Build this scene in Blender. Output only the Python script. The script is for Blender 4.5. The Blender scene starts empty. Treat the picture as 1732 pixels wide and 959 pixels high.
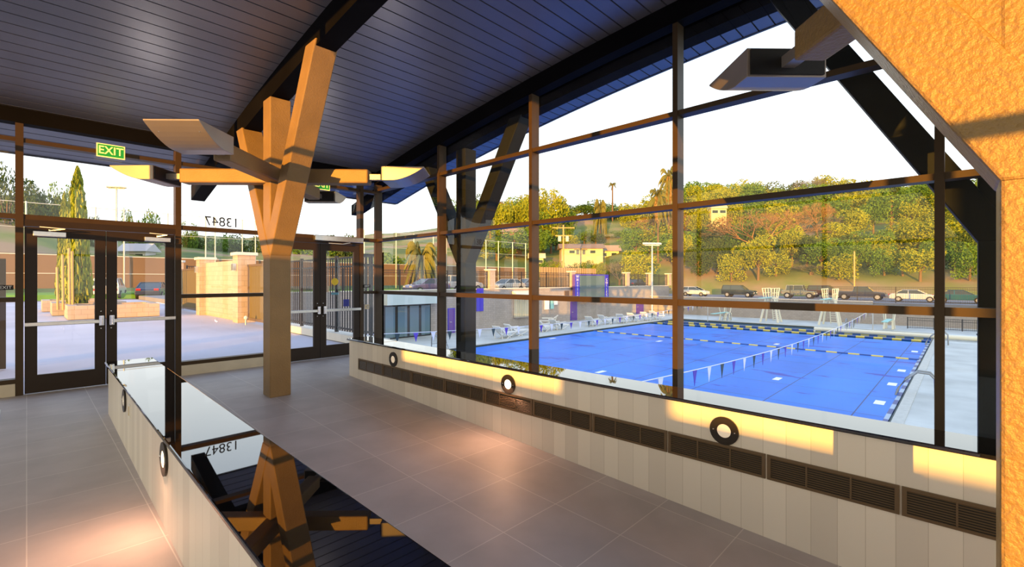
import bpy, bmesh, math, random
from mathutils import Vector, Matrix
random.seed(7)
S = bpy.context.scene
COL = S.collection
PI = math.pi
# ------------------------------------------------------------------ camera
CH, SH = .7197, .6943            # heading of the camera in the X / Y grid of the building
FPX, CU, CV = 792.0, 866.0, 474.0
cd = bpy.data.cameras.new('camera'); cam = bpy.data.objects.new('camera', cd); COL.objects.link(cam)
cam.location = (0, 0, 1.6)
cam.rotation_euler = (PI/2, 0, -math.atan2(CH, SH))
cd.sensor_width = 36; cd.lens = FPX/1732*36; cd.shift_y = -5.5/1732
cd.clip_end = 2000; cd.clip_start = .05
S.camera = cam
# ------------------------------------------------------------------ light
S.view_settings.view_transform = 'Standard'; S.view_settings.look = 'None'
S.view_settings.gamma = 1; S.view_settings.exposure = .35; S.view_settings.use_curve_mapping = False
S.cycles.max_bounces = 12; S.cycles.transparent_max_bounces = 32
S.cycles.use_denoising = True
S.cycles.sample_clamp_indirect = 6
SUN = Vector((.89, .45, -.062)).normalized()
sl = bpy.data.lights.new('sun', 'SUN'); so = bpy.data.objects.new('sun', sl); COL.objects.link(so)
sl.energy = 8.0; sl.color = (1, .47, .06); sl.angle = math.radians(.3)
so.rotation_euler = SUN.to_track_quat('-Z', 'Y').to_euler()
so.location = (-20, -12, 8)
w = bpy.data.worlds.new('world'); S.world = w; w.use_nodes = True
nt = w.node_tree; nt.nodes.clear()
def N(t, **k):
    n = nt.nodes.new(t)
    for a, b in k.items(): setattr(n, a, b)
    return n
def L(a, b): nt.links.new(a, b)
tc = N('ShaderNodeTexCoord'); sep = N('ShaderNodeSeparateXYZ'); L(tc.outputs['Generated'], sep.inputs[0])
rz = N('ShaderNodeValToRGB'); L(sep.outputs[2], rz.inputs[0])
cr = rz.color_ramp; cr.elements[0].position = 0.0; cr.elements[0].color = (1.0, 1.0, .98, 1)
cr.elements[1].position = .9; cr.elements[1].color = (.33, .50, .86, 1)
e = cr.elements.new(.22); e.color = (.93, .98, 1.0, 1)
e = cr.elements.new(.5); e.color = (.62, .76, .97, 1)
dt = N('ShaderNodeVectorMath', operation='DOT_PRODUCT'); L(tc.outputs['Generated'], dt.inputs[0]); dt.inputs[1].default_value = tuple(-SUN)
mp = N('ShaderNodeMapRange'); L(dt.outputs['Value'], mp.inputs[0]); mp.inputs[1].default_value = .2; mp.inputs[2].default_value = 1.0
mx = N('ShaderNodeMix', data_type='RGBA'); L(mp.outputs[0], mx.inputs[0]); L(rz.outputs[0], mx.inputs[6]); mx.inputs[7].default_value = (1.0, .80, .42, 1)
no = N('ShaderNodeTexNoise'); L(tc.outputs['Generated'], no.inputs['Vector']); no.inputs['Scale'].default_value = 2.2; no.inputs['Detail'].default_value = 6
mr = N('ShaderNodeMapRange'); L(no.outputs[0], mr.inputs[0]); mr.inputs[1].default_value = .35; mr.inputs[2].default_value = .7; mr.inputs[3].default_value = .96; mr.inputs[4].default_value = 1.1
sc = N('ShaderNodeVectorMath', operation='SCALE'); L(mx.outputs[2], sc.inputs[0]); L(mr.outputs[0], sc.inputs['Scale'])
bg = N('ShaderNodeBackground'); L(sc.outputs[0], bg.inputs[0]); bg.inputs[1].default_value = 1.5
wo = N('ShaderNodeOutputWorld'); L(bg.outputs[0], wo.inputs[0])

# ------------------------------------------------------------------ helpers
def at(u, d, z=0):
    """point seen in column u at forward distance d, height z"""
    r = (u-CU)/FPX*d
    return Vector((CH*d+SH*r, SH*d-CH*r, z))
def zof(v, d): return 1.6-(v-CV)*d/FPX
class MB:
    def __init__(s): s.v = []; s.f = []; s.sm = []
    def add(s, vs, fs, smooth=False):
        n = len(s.v); s.v += [tuple(q) for q in vs]
        for f in fs: s.f.append([n+i for i in f]); s.sm.append(smooth)
        return s
    def box(s, x0, x1, y0, y1, z0, z1):
        return s.add([(x0,y0,z0),(x1,y0,z0),(x1,y1,z0),(x0,y1,z0),(x0,y0,z1),(x1,y0,z1),(x1,y1,z1),(x0,y1,z1)],
                     [(0,3,2,1),(4,5,6,7),(0,1,5,4),(1,2,6,5),(2,3,7,6),(3,0,4,7)])
    def prism(s, poly, axis, a, b):
        """poly of 2D points extruded along axis from a to b"""
        def m(p, t):
            if axis == 'x': return (t, p[0], p[1])
            if axis == 'y': return (p[0], t, p[1])
            return (p[0], p[1], t)
        n = len(poly)
        vs = [m(p, a) for p in poly]+[m(p, b) for p in poly]
        return s.add(vs, [list(range(n))[::-1], list(range(n, 2*n))]+[(i,(i+1)%n,n+(i+1)%n,n+i) for i in range(n)])
    def bar(s, p, q, wx, wy=None, up=(0,0,1)):
        """rectangular bar from p to q"""
        p = Vector(p); q = Vector(q); wy = wy or wx
        d = (q-p).normalized(); u = Vector(up)
        if abs(d.dot(u)) > .98: u = Vector((0,1,0))
        a = d.cross(u).normalized()*wx/2; b = a.cross(d).normalized()*wy/2
        vs = [p-a-b,p+a-b,p+a+b,p-a+b,q-a-b,q+a-b,q+a+b,q-a+b]
        return s.add(vs, [(0,3,2,1),(4,5,6,7),(0,1,5,4),(1,2,6,5),(2,3,7,6),(3,0,4,7)])
    def tube(s, pts, r, n=8, r2=None, cap=True):
        pts = [Vector(p) for p in pts]; rings = []
        for i, p in enumerate(pts):
            d = (pts[min(i+1,len(pts)-1)]-pts[max(i-1,0)]).normalized()
            u = Vector((0,0,1)) if abs(d.z) < .9 else Vector((1,0,0))
            a = d.cross(u).normalized(); b = a.cross(d).normalized()
            rr = r if r2 is None else r+(r2-r)*i/max(1,len(pts)-1)
            rings.append([p+(a*math.cos(t*2*PI/n)+b*math.sin(t*2*PI/n))*rr for t in range(n)])
        vs = [q for R in rings for q in R]; fs = []
        for i in range(len(rings)-1):
            for k in range(n): fs.append((i*n+k, i*n+(k+1)%n, (i+1)*n+(k+1)%n, (i+1)*n+k))
        s.add(vs, fs, True)
        if cap: s.add(rings[0], [list(range(n))[::-1]]); s.add(rings[-1], [list(range(n))])
        return s
    def ball(s, c, r, n=10, m=6, sz=1):
        vs = []; fs = []
        for i in range(m+1):
            ph = PI*i/m
            for k in range(n):
                t = 2*PI*k/n
                vs.append((c[0]+r*math.sin(ph)*math.cos(t), c[1]+r*math.sin(ph)*math.sin(t), c[2]+r*sz*math.cos(ph)))
        for i in range(m):
            for k in range(n): fs.append((i*n+k, (i+1)*n+k, (i+1)*n+(k+1)%n, i*n+(k+1)%n))
        return s.add(vs, fs, True)
    def ring(s, c, r0, r1, axis, a, b, n=28):
        """flat ring (washer) along axis from a to b"""
        vs = []
        for t in (a, b):
            for r in (r0, r1):
                for k in range(n):
                    x, y = r*math.cos(2*PI*k/n), r*math.sin(2*PI*k/n)
                    vs.append((t, c[0]+x, c[1]+y) if axis == 'x' else (c[0]+x, t, c[1]+y) if axis == 'y' else (c[0]+x, c[1]+y, t))
        fs = []
        for k in range(n):
            j = (k+1) % n
            fs += [(k,j,n+j,n+k), (2*n+k,3*n+k,3*n+j,2*n+j), (n+k,n+j,3*n+j,3*n+k), (k,2*n+k,2*n+j,j)]
        return s.add(vs, fs)
    def build(s, name, mat, parent=None, bevel=0, **props):
        me = bpy.data.meshes.new(name); me.from_pydata(s.v, [], s.f)
        me.polygons.foreach_set('use_smooth', s.sm)
        b = bmesh.new(); b.from_mesh(me); bmesh.ops.recalc_face_normals(b, faces=b.faces); b.to_mesh(me); b.free()
        me.materials.append(mat); me.update()
        o = bpy.data.objects.new(name, me); COL.objects.link(o)
        if parent: o.parent = parent
        if bevel:
            m = o.modifiers.new('bevel', 'BEVEL'); m.width = bevel; m.segments = 2; m.limit_method = 'ANGLE'; m.angle_limit = .6
        for k, v in props.items(): o[k] = v
        return o
def empty(name, loc=(0,0,0), rz=0, **props):
    o = bpy.data.objects.new(name, None); COL.objects.link(o); o.location = loc; o.rotation_euler = (0,0,rz)
    o.empty_display_size = .2
    for k, v in props.items(): o[k] = v
    return o
def thing(name, label, cat, loc=(0,0,0), rz=0, group=None):
    o = empty(name, loc, rz, label=label, category=cat)
    if group: o['group'] = group
    return o
def tag(o, label, cat, group=None):
    o['label'] = label; o['category'] = cat
    if group: o['group'] = group
    return o
KIDS = {}
def dup(root, loc, rz=0, label=None, scale=1, group=None):
    r = root.copy(); COL.objects.link(r); r.location = loc; r.rotation_euler = (0,0,rz); r.scale = (scale,)*3 if not isinstance(scale, tuple) else scale
    if label: r['label'] = label
    if group: r['group'] = group
    for ch in list(root.children):
        c = ch.copy(); COL.objects.link(c); c.parent = r
        for g in list(ch.children):
            k = g.copy(); COL.objects.link(k); k.parent = c
    return r
def put_text(txt, size, mat, name, parent=None, loc=(0,0,0), rot=(0,0,0), extrude=.002, align='CENTER', sx=1, bold=0):
    c = bpy.data.curves.new(name, 'FONT'); c.body = txt; c.size = size; c.extrude = extrude; c.align_x = align; c.align_y = 'CENTER'; c.offset = bold*size
    c.materials.append(mat)
    t = bpy.data.objects.new('tmp', c); COL.objects.link(t)
    dg = bpy.context.evaluated_depsgraph_get(); dg.update()
    me = bpy.data.meshes.new_from_object(t.evaluated_get(dg)); bpy.data.objects.remove(t)
    o = bpy.data.objects.new(name, me); COL.objects.link(o); o.location = loc; o.rotation_euler = rot; o.scale = (sx, 1, 1)
    if parent: o.parent = parent
    if not me.materials: me.materials.append(mat)
    return o
def mat(name, col, rough=.6, metal=0, noise=0, nscale=5, bump=0, bscale=40, emit=None, estr=0, ior=1.5, spec=.5, coat=0):
    m = bpy.data.materials.new(name); m.use_nodes = True
    t = m.node_tree; b = t.nodes['Principled BSDF']
    b.inputs['Base Color'].default_value = (*col, 1); b.inputs['Roughness'].default_value = rough; b.inputs['Metallic'].default_value = metal
    b.inputs['IOR'].default_value = ior; b.inputs['Specular IOR Level'].default_value = spec
    b.inputs['Coat Weight'].default_value = coat; b.inputs['Coat Roughness'].default_value = .03
    if emit: b.inputs['Emission Color'].default_value = (*emit, 1); b.inputs['Emission Strength'].default_value = estr
    tcn = t.nodes.new('ShaderNodeTexCoord')
    if noise:
        n = t.nodes.new('ShaderNodeTexNoise'); n.inputs['Scale'].default_value = nscale; n.inputs['Detail'].default_value = 6
        t.links.new(tcn.outputs['Object'], n.inputs['Vector'])
        r = t.nodes.new('ShaderNodeMapRange'); t.links.new(n.outputs[0], r.inputs[0])
        r.inputs[1].default_value = .3; r.inputs[2].default_value = .7; r.inputs[3].default_value = 1-noise; r.inputs[4].default_value = 1+noise
        sv = t.nodes.new('ShaderNodeVectorMath'); sv.operation = 'SCALE'; sv.inputs[0].default_value = col
        t.links.new(r.outputs[0], sv.inputs['Scale']); t.links.new(sv.outputs[0], b.inputs['Base Color'])
    if bump:
        n = t.nodes.new('ShaderNodeTexNoise'); n.inputs['Scale'].default_value = bscale; n.inputs['Detail'].default_value = 4
        t.links.new(tcn.outputs['Object'], n.inputs['Vector'])
        bm = t.nodes.new('ShaderNodeBump'); bm.inputs['Strength'].default_value = bump; bm.inputs['Distance'].default_value = .02
        t.links.new(n.outputs[0], bm.inputs['Height']); t.links.new(bm.outputs[0], b.inputs['Normal'])
    return m
def grid_mat(name, c1, c2, mortar, bw, bh, ms, plane='xz', offset=.5, rough=.7, bump=.3, noise=0, nscale=1.5, bias=0):
    """blocks or tiles: brick pattern laid over two object axes"""
    m = mat(name, c1, rough); t = m.node_tree; b = t.nodes['Principled BSDF']
    tcn = t.nodes.new('ShaderNodeTexCoord'); sp = t.nodes.new('ShaderNodeSeparateXYZ'); t.links.new(tcn.outputs['Object'], sp.inputs[0])
    cb = t.nodes.new('ShaderNodeCombineXYZ')
    if plane == 'xz':
        ad = t.nodes.new('ShaderNodeMath'); ad.operation = 'ADD'; t.links.new(sp.outputs[0], ad.inputs[0]); t.links.new(sp.outputs[1], ad.inputs[1])
        t.links.new(ad.outputs[0], cb.inputs[0]); t.links.new(sp.outputs[2], cb.inputs[1])
    else:
        t.links.new(sp.outputs[0], cb.inputs[0]); t.links.new(sp.outputs[1], cb.inputs[1])
    k = t.nodes.new('ShaderNodeTexBrick'); t.links.new(cb.outputs[0], k.inputs['Vector'])
    k.offset = offset; k.squash = 1; k.inputs['Color1'].default_value = (*c1, 1); k.inputs['Color2'].default_value = (*c2, 1); k.inputs['Mortar'].default_value = (*mortar, 1)
    k.inputs['Scale'].default_value = 1; k.inputs['Brick Width'].default_value = bw; k.inputs['Row Height'].default_value = bh
    k.inputs['Mortar Size'].default_value = ms; k.inputs['Mortar Smooth'].default_value = .1; k.inputs['Bias'].default_value = bias
    out = k.outputs['Color']
    if noise:
        n = t.nodes.new('ShaderNodeTexNoise'); n.inputs['Scale'].default_value = nscale; n.inputs['Detail'].default_value = 8
        t.links.new(tcn.outputs['Object'], n.inputs['Vector'])
        r = t.nodes.new('ShaderNodeMapRange'); t.links.new(n.outputs[0], r.inputs[0]); r.inputs[1].default_value = .3; r.inputs[2].default_value = .7
        r.inputs[3].default_value = 1-noise; r.inputs[4].default_value = 1+noise
        sv = t.nodes.new('ShaderNodeVectorMath'); sv.operation = 'SCALE'; t.links.new(out, sv.inputs[0]); t.links.new(r.outputs[0], sv.inputs['Scale']); out = sv.outputs[0]
    t.links.new(out, b.inputs['Base Color'])
    if bump:
        bm = t.nodes.new('ShaderNodeBump'); bm.inputs['Strength'].default_value = bump; bm.inputs['Distance'].default_value = .01; bm.invert = True
        t.links.new(k.outputs['Fac'], bm.inputs['Height']); t.links.new(bm.outputs[0], b.inputs['Normal'])
    return m
def glass_mat(name, tint, refl=1.0, ior=1.5):
    m = bpy.data.materials.new(name); m.use_nodes = True; t = m.node_tree; t.nodes.clear()
    o = t.nodes.new('ShaderNodeOutputMaterial'); x = t.nodes.new('ShaderNodeMixShader')
    tr = t.nodes.new('ShaderNodeBsdfTransparent'); tr.inputs[0].default_value = (*tint, 1)
    g = t.nodes.new('ShaderNodeBsdfGlossy'); g.inputs['Roughness'].default_value = .0; g.inputs[0].default_value = (1, 1, 1, 1)
    fr = t.nodes.new('ShaderNodeFresnel'); 
    gm = t.nodes.new('ShaderNodeNewGeometry'); rg = t.nodes.new('ShaderNodeMapRange'); rg.inputs[3].default_value = ior; rg.inputs[4].default_value = 1/ior
    t.links.new(gm.outputs['Backfacing'], rg.inputs[0]); t.links.new(rg.outputs[0], fr.inputs[0])
    ml = t.nodes.new('ShaderNodeMath'); ml.operation = 'MULTIPLY'; ml.inputs[1].default_value = refl; ml.use_clamp = True
    t.links.new(fr.outputs[0], ml.inputs[0]); t.links.new(ml.outputs[0], x.inputs[0]); t.links.new(tr.outputs[0], x.inputs[1]); t.links.new(g.outputs[0], x.inputs[2]); t.links.new(x.outputs[0], o.inputs[0])
    return m
def leaf_mat(name, c1, c2, rough=.7):
    m = mat(name, c1, rough, spec=.1); t = m.node_tree; b = t.nodes['Principled BSDF']
    tcn = t.nodes.new('ShaderNodeTexCoord')
    g = t.nodes.new('ShaderNodeTexNoise'); g.inputs['Scale'].default_value = 1.3; g.inputs['Detail'].default_value = 8; g.inputs['Roughness'].default_value = .8
    t.links.new(tcn.outputs['Object'], g.inputs['Vector'])
    r = t.nodes.new('ShaderNodeMapRange'); t.links.new(g.outputs[0], r.inputs[0]); r.inputs[1].default_value = .35; r.inputs[2].default_value = .65
    q = t.nodes.new('ShaderNodeMix'); q.data_type = 'RGBA'; t.links.new(r.outputs[0], q.inputs[0]); q.inputs[6].default_value = (*c1, 1); q.inputs[7].default_value = (*c2, 1)
    t.links.new(q.outputs[2], b.inputs['Base Color'])
    b.inputs['Transmission Weight'].default_value = 0
    return m

M = {}
M['paint'] = mat('gold taupe steel paint', (.26,.162,.062), .5, noise=.12, nscale=3, bump=.25, bscale=60)
M['stucco'] = mat('gold taupe steel paint rough', (.30,.185,.06), .42, noise=.06, nscale=6, bump=.55, bscale=45)
M['dark_steel'] = mat('dark outdoor column steel', (.013,.014,.013), .6, noise=.1, nscale=3, spec=.15)  # darker tone for the columns outside the glass
M['bronze'] = mat('dark bronze frame', (.050,.028,.009), .5, metal=0, spec=.3, noise=.06, nscale=8)
M['door_bronze'] = mat('dark bronze shaded', (.026,.015,.008), .5, noise=.06, nscale=8, spec=.3)  # same bronze as the frames, darkened to carry the shade on the doors
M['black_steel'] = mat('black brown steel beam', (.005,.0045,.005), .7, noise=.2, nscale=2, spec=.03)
M['ceil'] = mat('grey metal ceiling board', (.19,.185,.21), .42, metal=.5, noise=.08, nscale=1.2)
M['gap'] = mat('dark ceiling backing', (.01,.01,.012), .9)
M['roof'] = mat('roof edge metal', (.06,.06,.07), .5)
M['granite'] = mat('polished black granite', (.004,.004,.005), .015, ior=2.1, spec=.5)
M['tile'] = grid_mat('grey floor tile', (.42,.385,.40), (.46,.42,.435), (.62,.58,.57), .6, .6, .0035, 'xy', 0, .55, .15, .10, 2.5)
M['conc_base'] = mat('cream wall base', (.62,.55,.42), .6, noise=.06)
M['glass'] = glass_mat('clear window glass', (.95,.98,.96), .75)
M['glass_t'] = glass_mat('door glass', (.95,.97,.97), 1.0)
M['steel'] = mat('brushed steel', (.62,.60,.57), .28, metal=.9, noise=.05, nscale=20)
M['chrome'] = mat('chrome', (.8,.8,.8), .12, metal=1)
M['wing'] = mat('satin metal wing', (.36,.31,.27), .33, metal=.5, noise=.04)
M['rail_steel'] = mat('grey handrail steel', (.30,.32,.34), .25, metal=.5)
M['dark'] = mat('flat black', (.008,.008,.008), .6)
M['vent'] = mat('bronze vent metal', (.15,.10,.055), .4, metal=.2)
M['lens_on'] = mat('lit step light lens', (1,.9,.7), .4, emit=(1,.72,.38), estr=5.5)
M['lens_off'] = mat('frosted step light lens', (.8,.75,.68), .35, emit=(1,.75,.5), estr=.25)
M['ring'] = mat('black trim ring', (.035,.028,.022), .35, metal=.3)
M['white'] = mat('white plastic', (.78,.78,.76), .4)
M['ivory'] = mat('ivory plate', (.62,.52,.34), .5)
M['green'] = mat('exit sign green', (.01,.23,.04), .4, emit=(.0,.35,.03), estr=.35)
M['yellow'] = mat('exit sign letters', (.85,.75,.2), .4, emit=(1,.75,.2), estr=.7)
M['lettering'] = mat('black letters', (.01,.01,.01), .5)
# cream wall panels in vertical strips of slightly different cream
def panel_mat():
    m = mat('cream wall panel', (.6,.54,.45), .38); t = m.node_tree; b = t.nodes['Principled BSDF']
    tcn = t.nodes.new('ShaderNodeTexCoord'); sp = t.nodes.new('ShaderNodeSeparateXYZ'); t.links.new(tcn.outputs['Object'], sp.inputs[0])
    dv = t.nodes.new('ShaderNodeMath'); dv.operation = 'DIVIDE'; dv.inputs[1].default_value = .152; t.links.new(sp.outputs[1], dv.inputs[0])
    fl = t.nodes.new('ShaderNodeMath'); fl.operation = 'FLOOR'; t.links.new(dv.outputs[0], fl.inputs[0])
    wn = t.nodes.new('ShaderNodeTexWhiteNoise'); wn.noise_dimensions = '1D'; t.links.new(fl.outputs[0], wn.inputs['W'])
    r = t.nodes.new('ShaderNodeMix'); r.data_type = 'RGBA'; r.inputs[6].default_value = (.72,.67,.61,1); r.inputs[7].default_value = (.86,.81,.74,1); t.links.new(wn.outputs['Value'], r.inputs[0])
    fr = t.nodes.new('ShaderNodeMath'); fr.operation = 'FRACT'; t.links.new(dv.outputs[0], fr.inputs[0])
    lt = t.nodes.new('ShaderNodeMath'); lt.operation = 'LESS_THAN'; lt.inputs[1].default_value = .018; t.links.new(fr.outputs[0], lt.inputs[0])
    x = t.nodes.new('ShaderNodeMix'); x.data_type = 'RGBA'; t.links.new(lt.outputs[0], x.inputs[0]); t.links.new(r.outputs[2], x.inputs[6]); x.inputs[7].default_value = (.52,.47,.40,1)
    t.links.new(x.outputs[2], b.inputs['Base Color'])
    return m
M['panel'] = panel_mat()
M['conc'] = mat('pale concrete paving', (.50,.49,.58), .75, noise=.12, nscale=.35)
M['deck'] = mat('pool deck concrete', (.50,.52,.51), .7, noise=.18, nscale=.5)
M['block'] = grid_mat('tan concrete block', (.44,.35,.28), (.50,.40,.33), (.33,.27,.22), .40, .20, .008, 'xz', .5, .85, .2, .08, .7)
M['block_g'] = grid_mat('grey tan concrete block', (.36,.315,.285), (.41,.355,.32), (.27,.24,.22), .40, .20, .010, 'xz', .5, .85, .2, .08, .5)
M['cap'] = mat('pale stone cap', (.72,.68,.60), .7)
M['fence'] = mat('black fence steel', (.015,.014,.016), .5)
M['asphalt'] = mat('asphalt', (.20,.19,.21), .9, noise=.1, nscale=.5)
M['lawn'] = mat('green lawn', (.12,.30,.03), .9, noise=.25, nscale=.4)
M['screen'] = mat('brown windscreen cloth', (.19,.115,.075), .9, noise=.1, nscale=.3)
M['pole'] = mat('galvanised pole', (.62,.63,.62), .5, metal=.2)
M['cream_paint'] = mat('cream enamel', (.78,.75,.62), .4)
M['aqua'] = mat('aqua board', (.30,.62,.60), .5)
M['purple'] = mat('purple paint', (.12,.045,.30), .5, noise=.05)
M['blue_paint'] = mat('blue violet paint', (.045,.03,.55), .4)
M['pw'] = mat('white pennant', (.85,.86,.88), .6)
M['pp'] = mat('purple pennant', (.10,.05,.50), .6)
M['pd'] = mat('dark green pennant', (.03,.06,.06), .6)
M['rope_b'] = mat('blue float', (.01,.06,.30), .4)
M['rope_y'] = mat('yellow float', (.75,.60,.10), .4)
M['trunk'] = mat('bark', (.17,.11,.07), .9, noise=.3, nscale=3)
M['stake'] = mat('raw wood stake', (.50,.33,.15), .8)
M['leaf_y'] = leaf_mat('yellow green leaves', (.12,.15,.012), (.36,.40,.03))
M['leaf_g'] = leaf_mat('green leaves', (.05,.12,.02), (.16,.27,.04))
M['leaf_d'] = leaf_mat('dark green leaves', (.025,.055,.015), (.10,.14,.03))
M['leaf_r'] = leaf_mat('rust twigs', (.26,.14,.06), (.42,.25,.11))
M['leaf_grey'] = leaf_mat('grey twigs', (.16,.15,.12), (.27,.25,.21))
M['palm'] = leaf_mat('palm fronds', (.09,.11,.03), (.22,.20,.06))
M['palm_dry'] = leaf_mat('dry palm skirt', (.25,.17,.09), (.36,.26,.15))
M['car_glass'] = mat('car window', (.03,.045,.06), .08, ior=1.7)
M['tyre'] = mat('tyre rubber', (.012,.012,.012), .8)
M['hub'] = mat('wheel hub', (.55,.56,.57), .3, metal=.8)

# ------------------------------------------------------------------ the room
def zc(y): return 3.486+1.6-.0094*(y+1.34)**2          # underside of the curved ceiling
X_L, X_R, Y_B, Y_F = -4.6, 6.9, -4.6, 11.0
def st(o): o['kind'] = 'structure'; return o
def ramp(y): return -.045*max(0, 7.45-y)
fb = MB()
fb.box(-3, .86, -4, 9.5, -.15, 0); fb.box(.86, 5.5, 7.45, 9.5, -.15, 0); fb.box(4.0, 5.5, -4, 7.45, -.15, 0)
fb.prism([(7.45,0),(7.45,-.6),(-4,-.9),(-4,ramp(-4))], 'x', .86, 4.0)
floor = st(fb.build('floor', M['tile'])); 
# ceiling boards running across the vault
cb = MB(); y = Y_B
while y < Y_F-.01:
    y1 = min(y+.2, Y_F); a, b = y+.009, y1-.009
    cb.add([(X_L,a,zc(a)),(X_R,a,zc(a)),(X_R,b,zc(b)),(X_L,b,zc(b)),(X_L,a,zc(a)+.02),(X_R,a,zc(a)+.02),(X_R,b,zc(b)+.02),(X_L,b,zc(b)+.02)],
           [(0,3,2,1),(4,5,6,7),(0,1,5,4),(1,2,6,5),(2,3,7,6),(3,0,4,7)])
    y = y1
ceiling = st(cb.build('ceiling', M['ceil']))
rb = MB(); ys = [Y_B+(Y_F-Y_B)*i/40 for i in range(41)]
rb.prism([(q, zc(q)+.022) for q in ys]+[(q, zc(q)+.24) for q in reversed(ys)], 'x', X_L, X_R)
rb.build('ceiling_backing', M['gap'], ceiling)
eb = MB(); eb.prism([(q, zc(q)-.01) for q in ys]+[(q, zc(q)+.26) for q in reversed(ys)], 'x', X_R, X_R+.04)
eb.prism([(q, zc(q)-.01) for q in ys]+[(q, zc(q)+.26) for q in reversed(ys)], 'x', X_L-.04, X_L)
eb.box(X_L, X_R, Y_F, Y_F+.04, zc(Y_F)-.02, zc(Y_F)+.25); eb.box(X_L, X_R, Y_B-.04, Y_B, zc(Y_B)-.02, zc(Y_B)+.25)
eb.build('fascia', M['roof'], ceiling)
# curved roof beams along the column rows
def beam(name, x, wd, dep, y0, y1, label):
    b = MB(); q = [y0+(y1-y0)*i/36 for i in range(37)]
    b.prism([(t, zc(t)-dep) for t in q]+[(t, zc(t)-.002) for t in reversed(q)], 'x', x-wd/2, x+wd/2)
    return tag(b.build(name, M['black_steel']), label, 'beam')
beam('roof_beam', 2.47, .24, .30, Y_B+.1, 11.45, 'dark curved roof beam over the indoor branching columns')
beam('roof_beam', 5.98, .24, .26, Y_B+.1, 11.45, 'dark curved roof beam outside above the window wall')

# --- window wall (X = 5.5)
XW = 5.5; MY = [9.5, 7.17, 4.83, 2.5, .15, -2.2]
FD = .17
def header(name, parent, y0, y1, x0, x1, dep):
    b = MB(); q = [y0+(y1-y0)*i/20 for i in range(21)]
    b.prism([(t, zc(t)-dep) for t in q]+[(t, zc(t)-.003) for t in reversed(q)], 'x', x0, x1)
    return b.build(name, M['black_steel'], parent)
win1 = st(empty('window_1'))
header('header', win1, -4, 9.5, XW-.10, XW+.08, .25)
for y in MY: MB().box(XW-FD/2, XW+FD/2, y-.032, y+.032, -.1, zc(y)-.24).build('mullion', M['bronze'], win1)
for z, h in ((2.49-.03, .06), (3.61-.03, .06), (1.36-.065, .075)):
    for i in range(len(MY)):
        y1 = MY[i]-.032; y0 = (MY[i+1]+.032) if i+1 < len(MY) else -4
        MB().box(XW-FD/2+.01, XW+FD/2-.01, y0, y1, z, z+h).build('transom', M['bronze'], win1)
for i in range(len(MY)):
    y1 = MY[i]-.032; y0 = (MY[i+1]+.032) if i+1 < len(MY) else -4
    n = 8; q = [y0+(y1-y0)*k/n for k in range(n+1)]
    for zz in ((0, 1.295), (1.37, 2.46), (2.52, 3.58), (3.64, None)):
        if zz[1] is None:
            q2 = [t for t in q if zc(t)-.25 > 3.66]
            if len(q2) < 2: continue
            b = MB(); b.add([(XW+.02, t, 3.64) for t in q2]+[(XW+.02, t, zc(t)-.24) for t in reversed(q2)], [list(range(2*len(q2)))])
        else:
            top = [min(zz[1], zc(t)-.24) for t in q]
            b = MB(); b.add([(XW+.02, t, zz[0]) for t in q]+[(XW+.02, q[n-k], top[n-k]) for k in range(n+1)], [list(range(2*n+2))])
        b.build('glass_pane', M['glass'], win1)
MB().box(XW-FD/2, XW+FD/2, -4, 9.5, -.1, .04).build('sill_frame', M['bronze'], win1)
# --- entrance wall (Y = 9.5)
YD = 9.5
win2 = st(empty('window_2'))
MX = [-2.4, -.07, 1.757, 3.24, 5.06]
MB().box(-3, XW-.1, YD-.1, YD+.08, zc(YD)-.2, zc(YD)-.003).build('header', M['black_steel'], win2)
for x in MX+[-3.0]: MB().box(x-.04, x+.04, YD-FD/2, YD+FD/2, 0, zc(YD)-.2).build('mullion', M['bronze'], win2)
def hbar(x0, x1, z, h, nm='transom', yy=0): MB().box(x0, x1, YD-FD/2+.01, YD+FD/2-.01, z, z+h).build(nm, M['bronze'], win2)
XS = [-3.0]+MX+[XW-.03]
for a, b in zip(XS[:-1], XS[1:]):
    a += .04; b -= .04 if b < XW-.04 else 0
    hbar(a, b, 2.45, .07); hbar(a, b, 3.52, .06)
    MB().add([(a,YD,2.52),(b,YD,2.52),(b,YD,3.52),(a,YD,3.52)], [(0,1,2,3)]).build('glass_pane', M['glass_t'], win2)
    MB().add([(a,YD,3.58),(b,YD,3.58),(b,YD,zc(YD)-.2),(a,YD,zc(YD)-.2)], [(0,1,2,3)]).build('glass_pane', M['glass_t'], win2)
    if abs(a-.0+.03) < .05 or abs(a-3.28) < .05: continue
    hbar(a, b, 1.30, .065); hbar(a, b, .17, .06, 'sill_frame')
    MB().box(a, b, YD-.09, YD+.09, 0, .17).build('base', M['conc_base'], win2)
    MB().add([(a,YD,.23),(b,YD,.23),(b,YD,1.30),(a,YD,1.30)], [(0,1,2,3)]).build('glass_pane', M['glass_t'], win2)
    MB().add([(a,YD,1.365),(b,YD,1.365),(b,YD,2.45),(a,YD,2.45)], [(0,1,2,3)]).build('glass_pane', M['glass_t'], win2)
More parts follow.
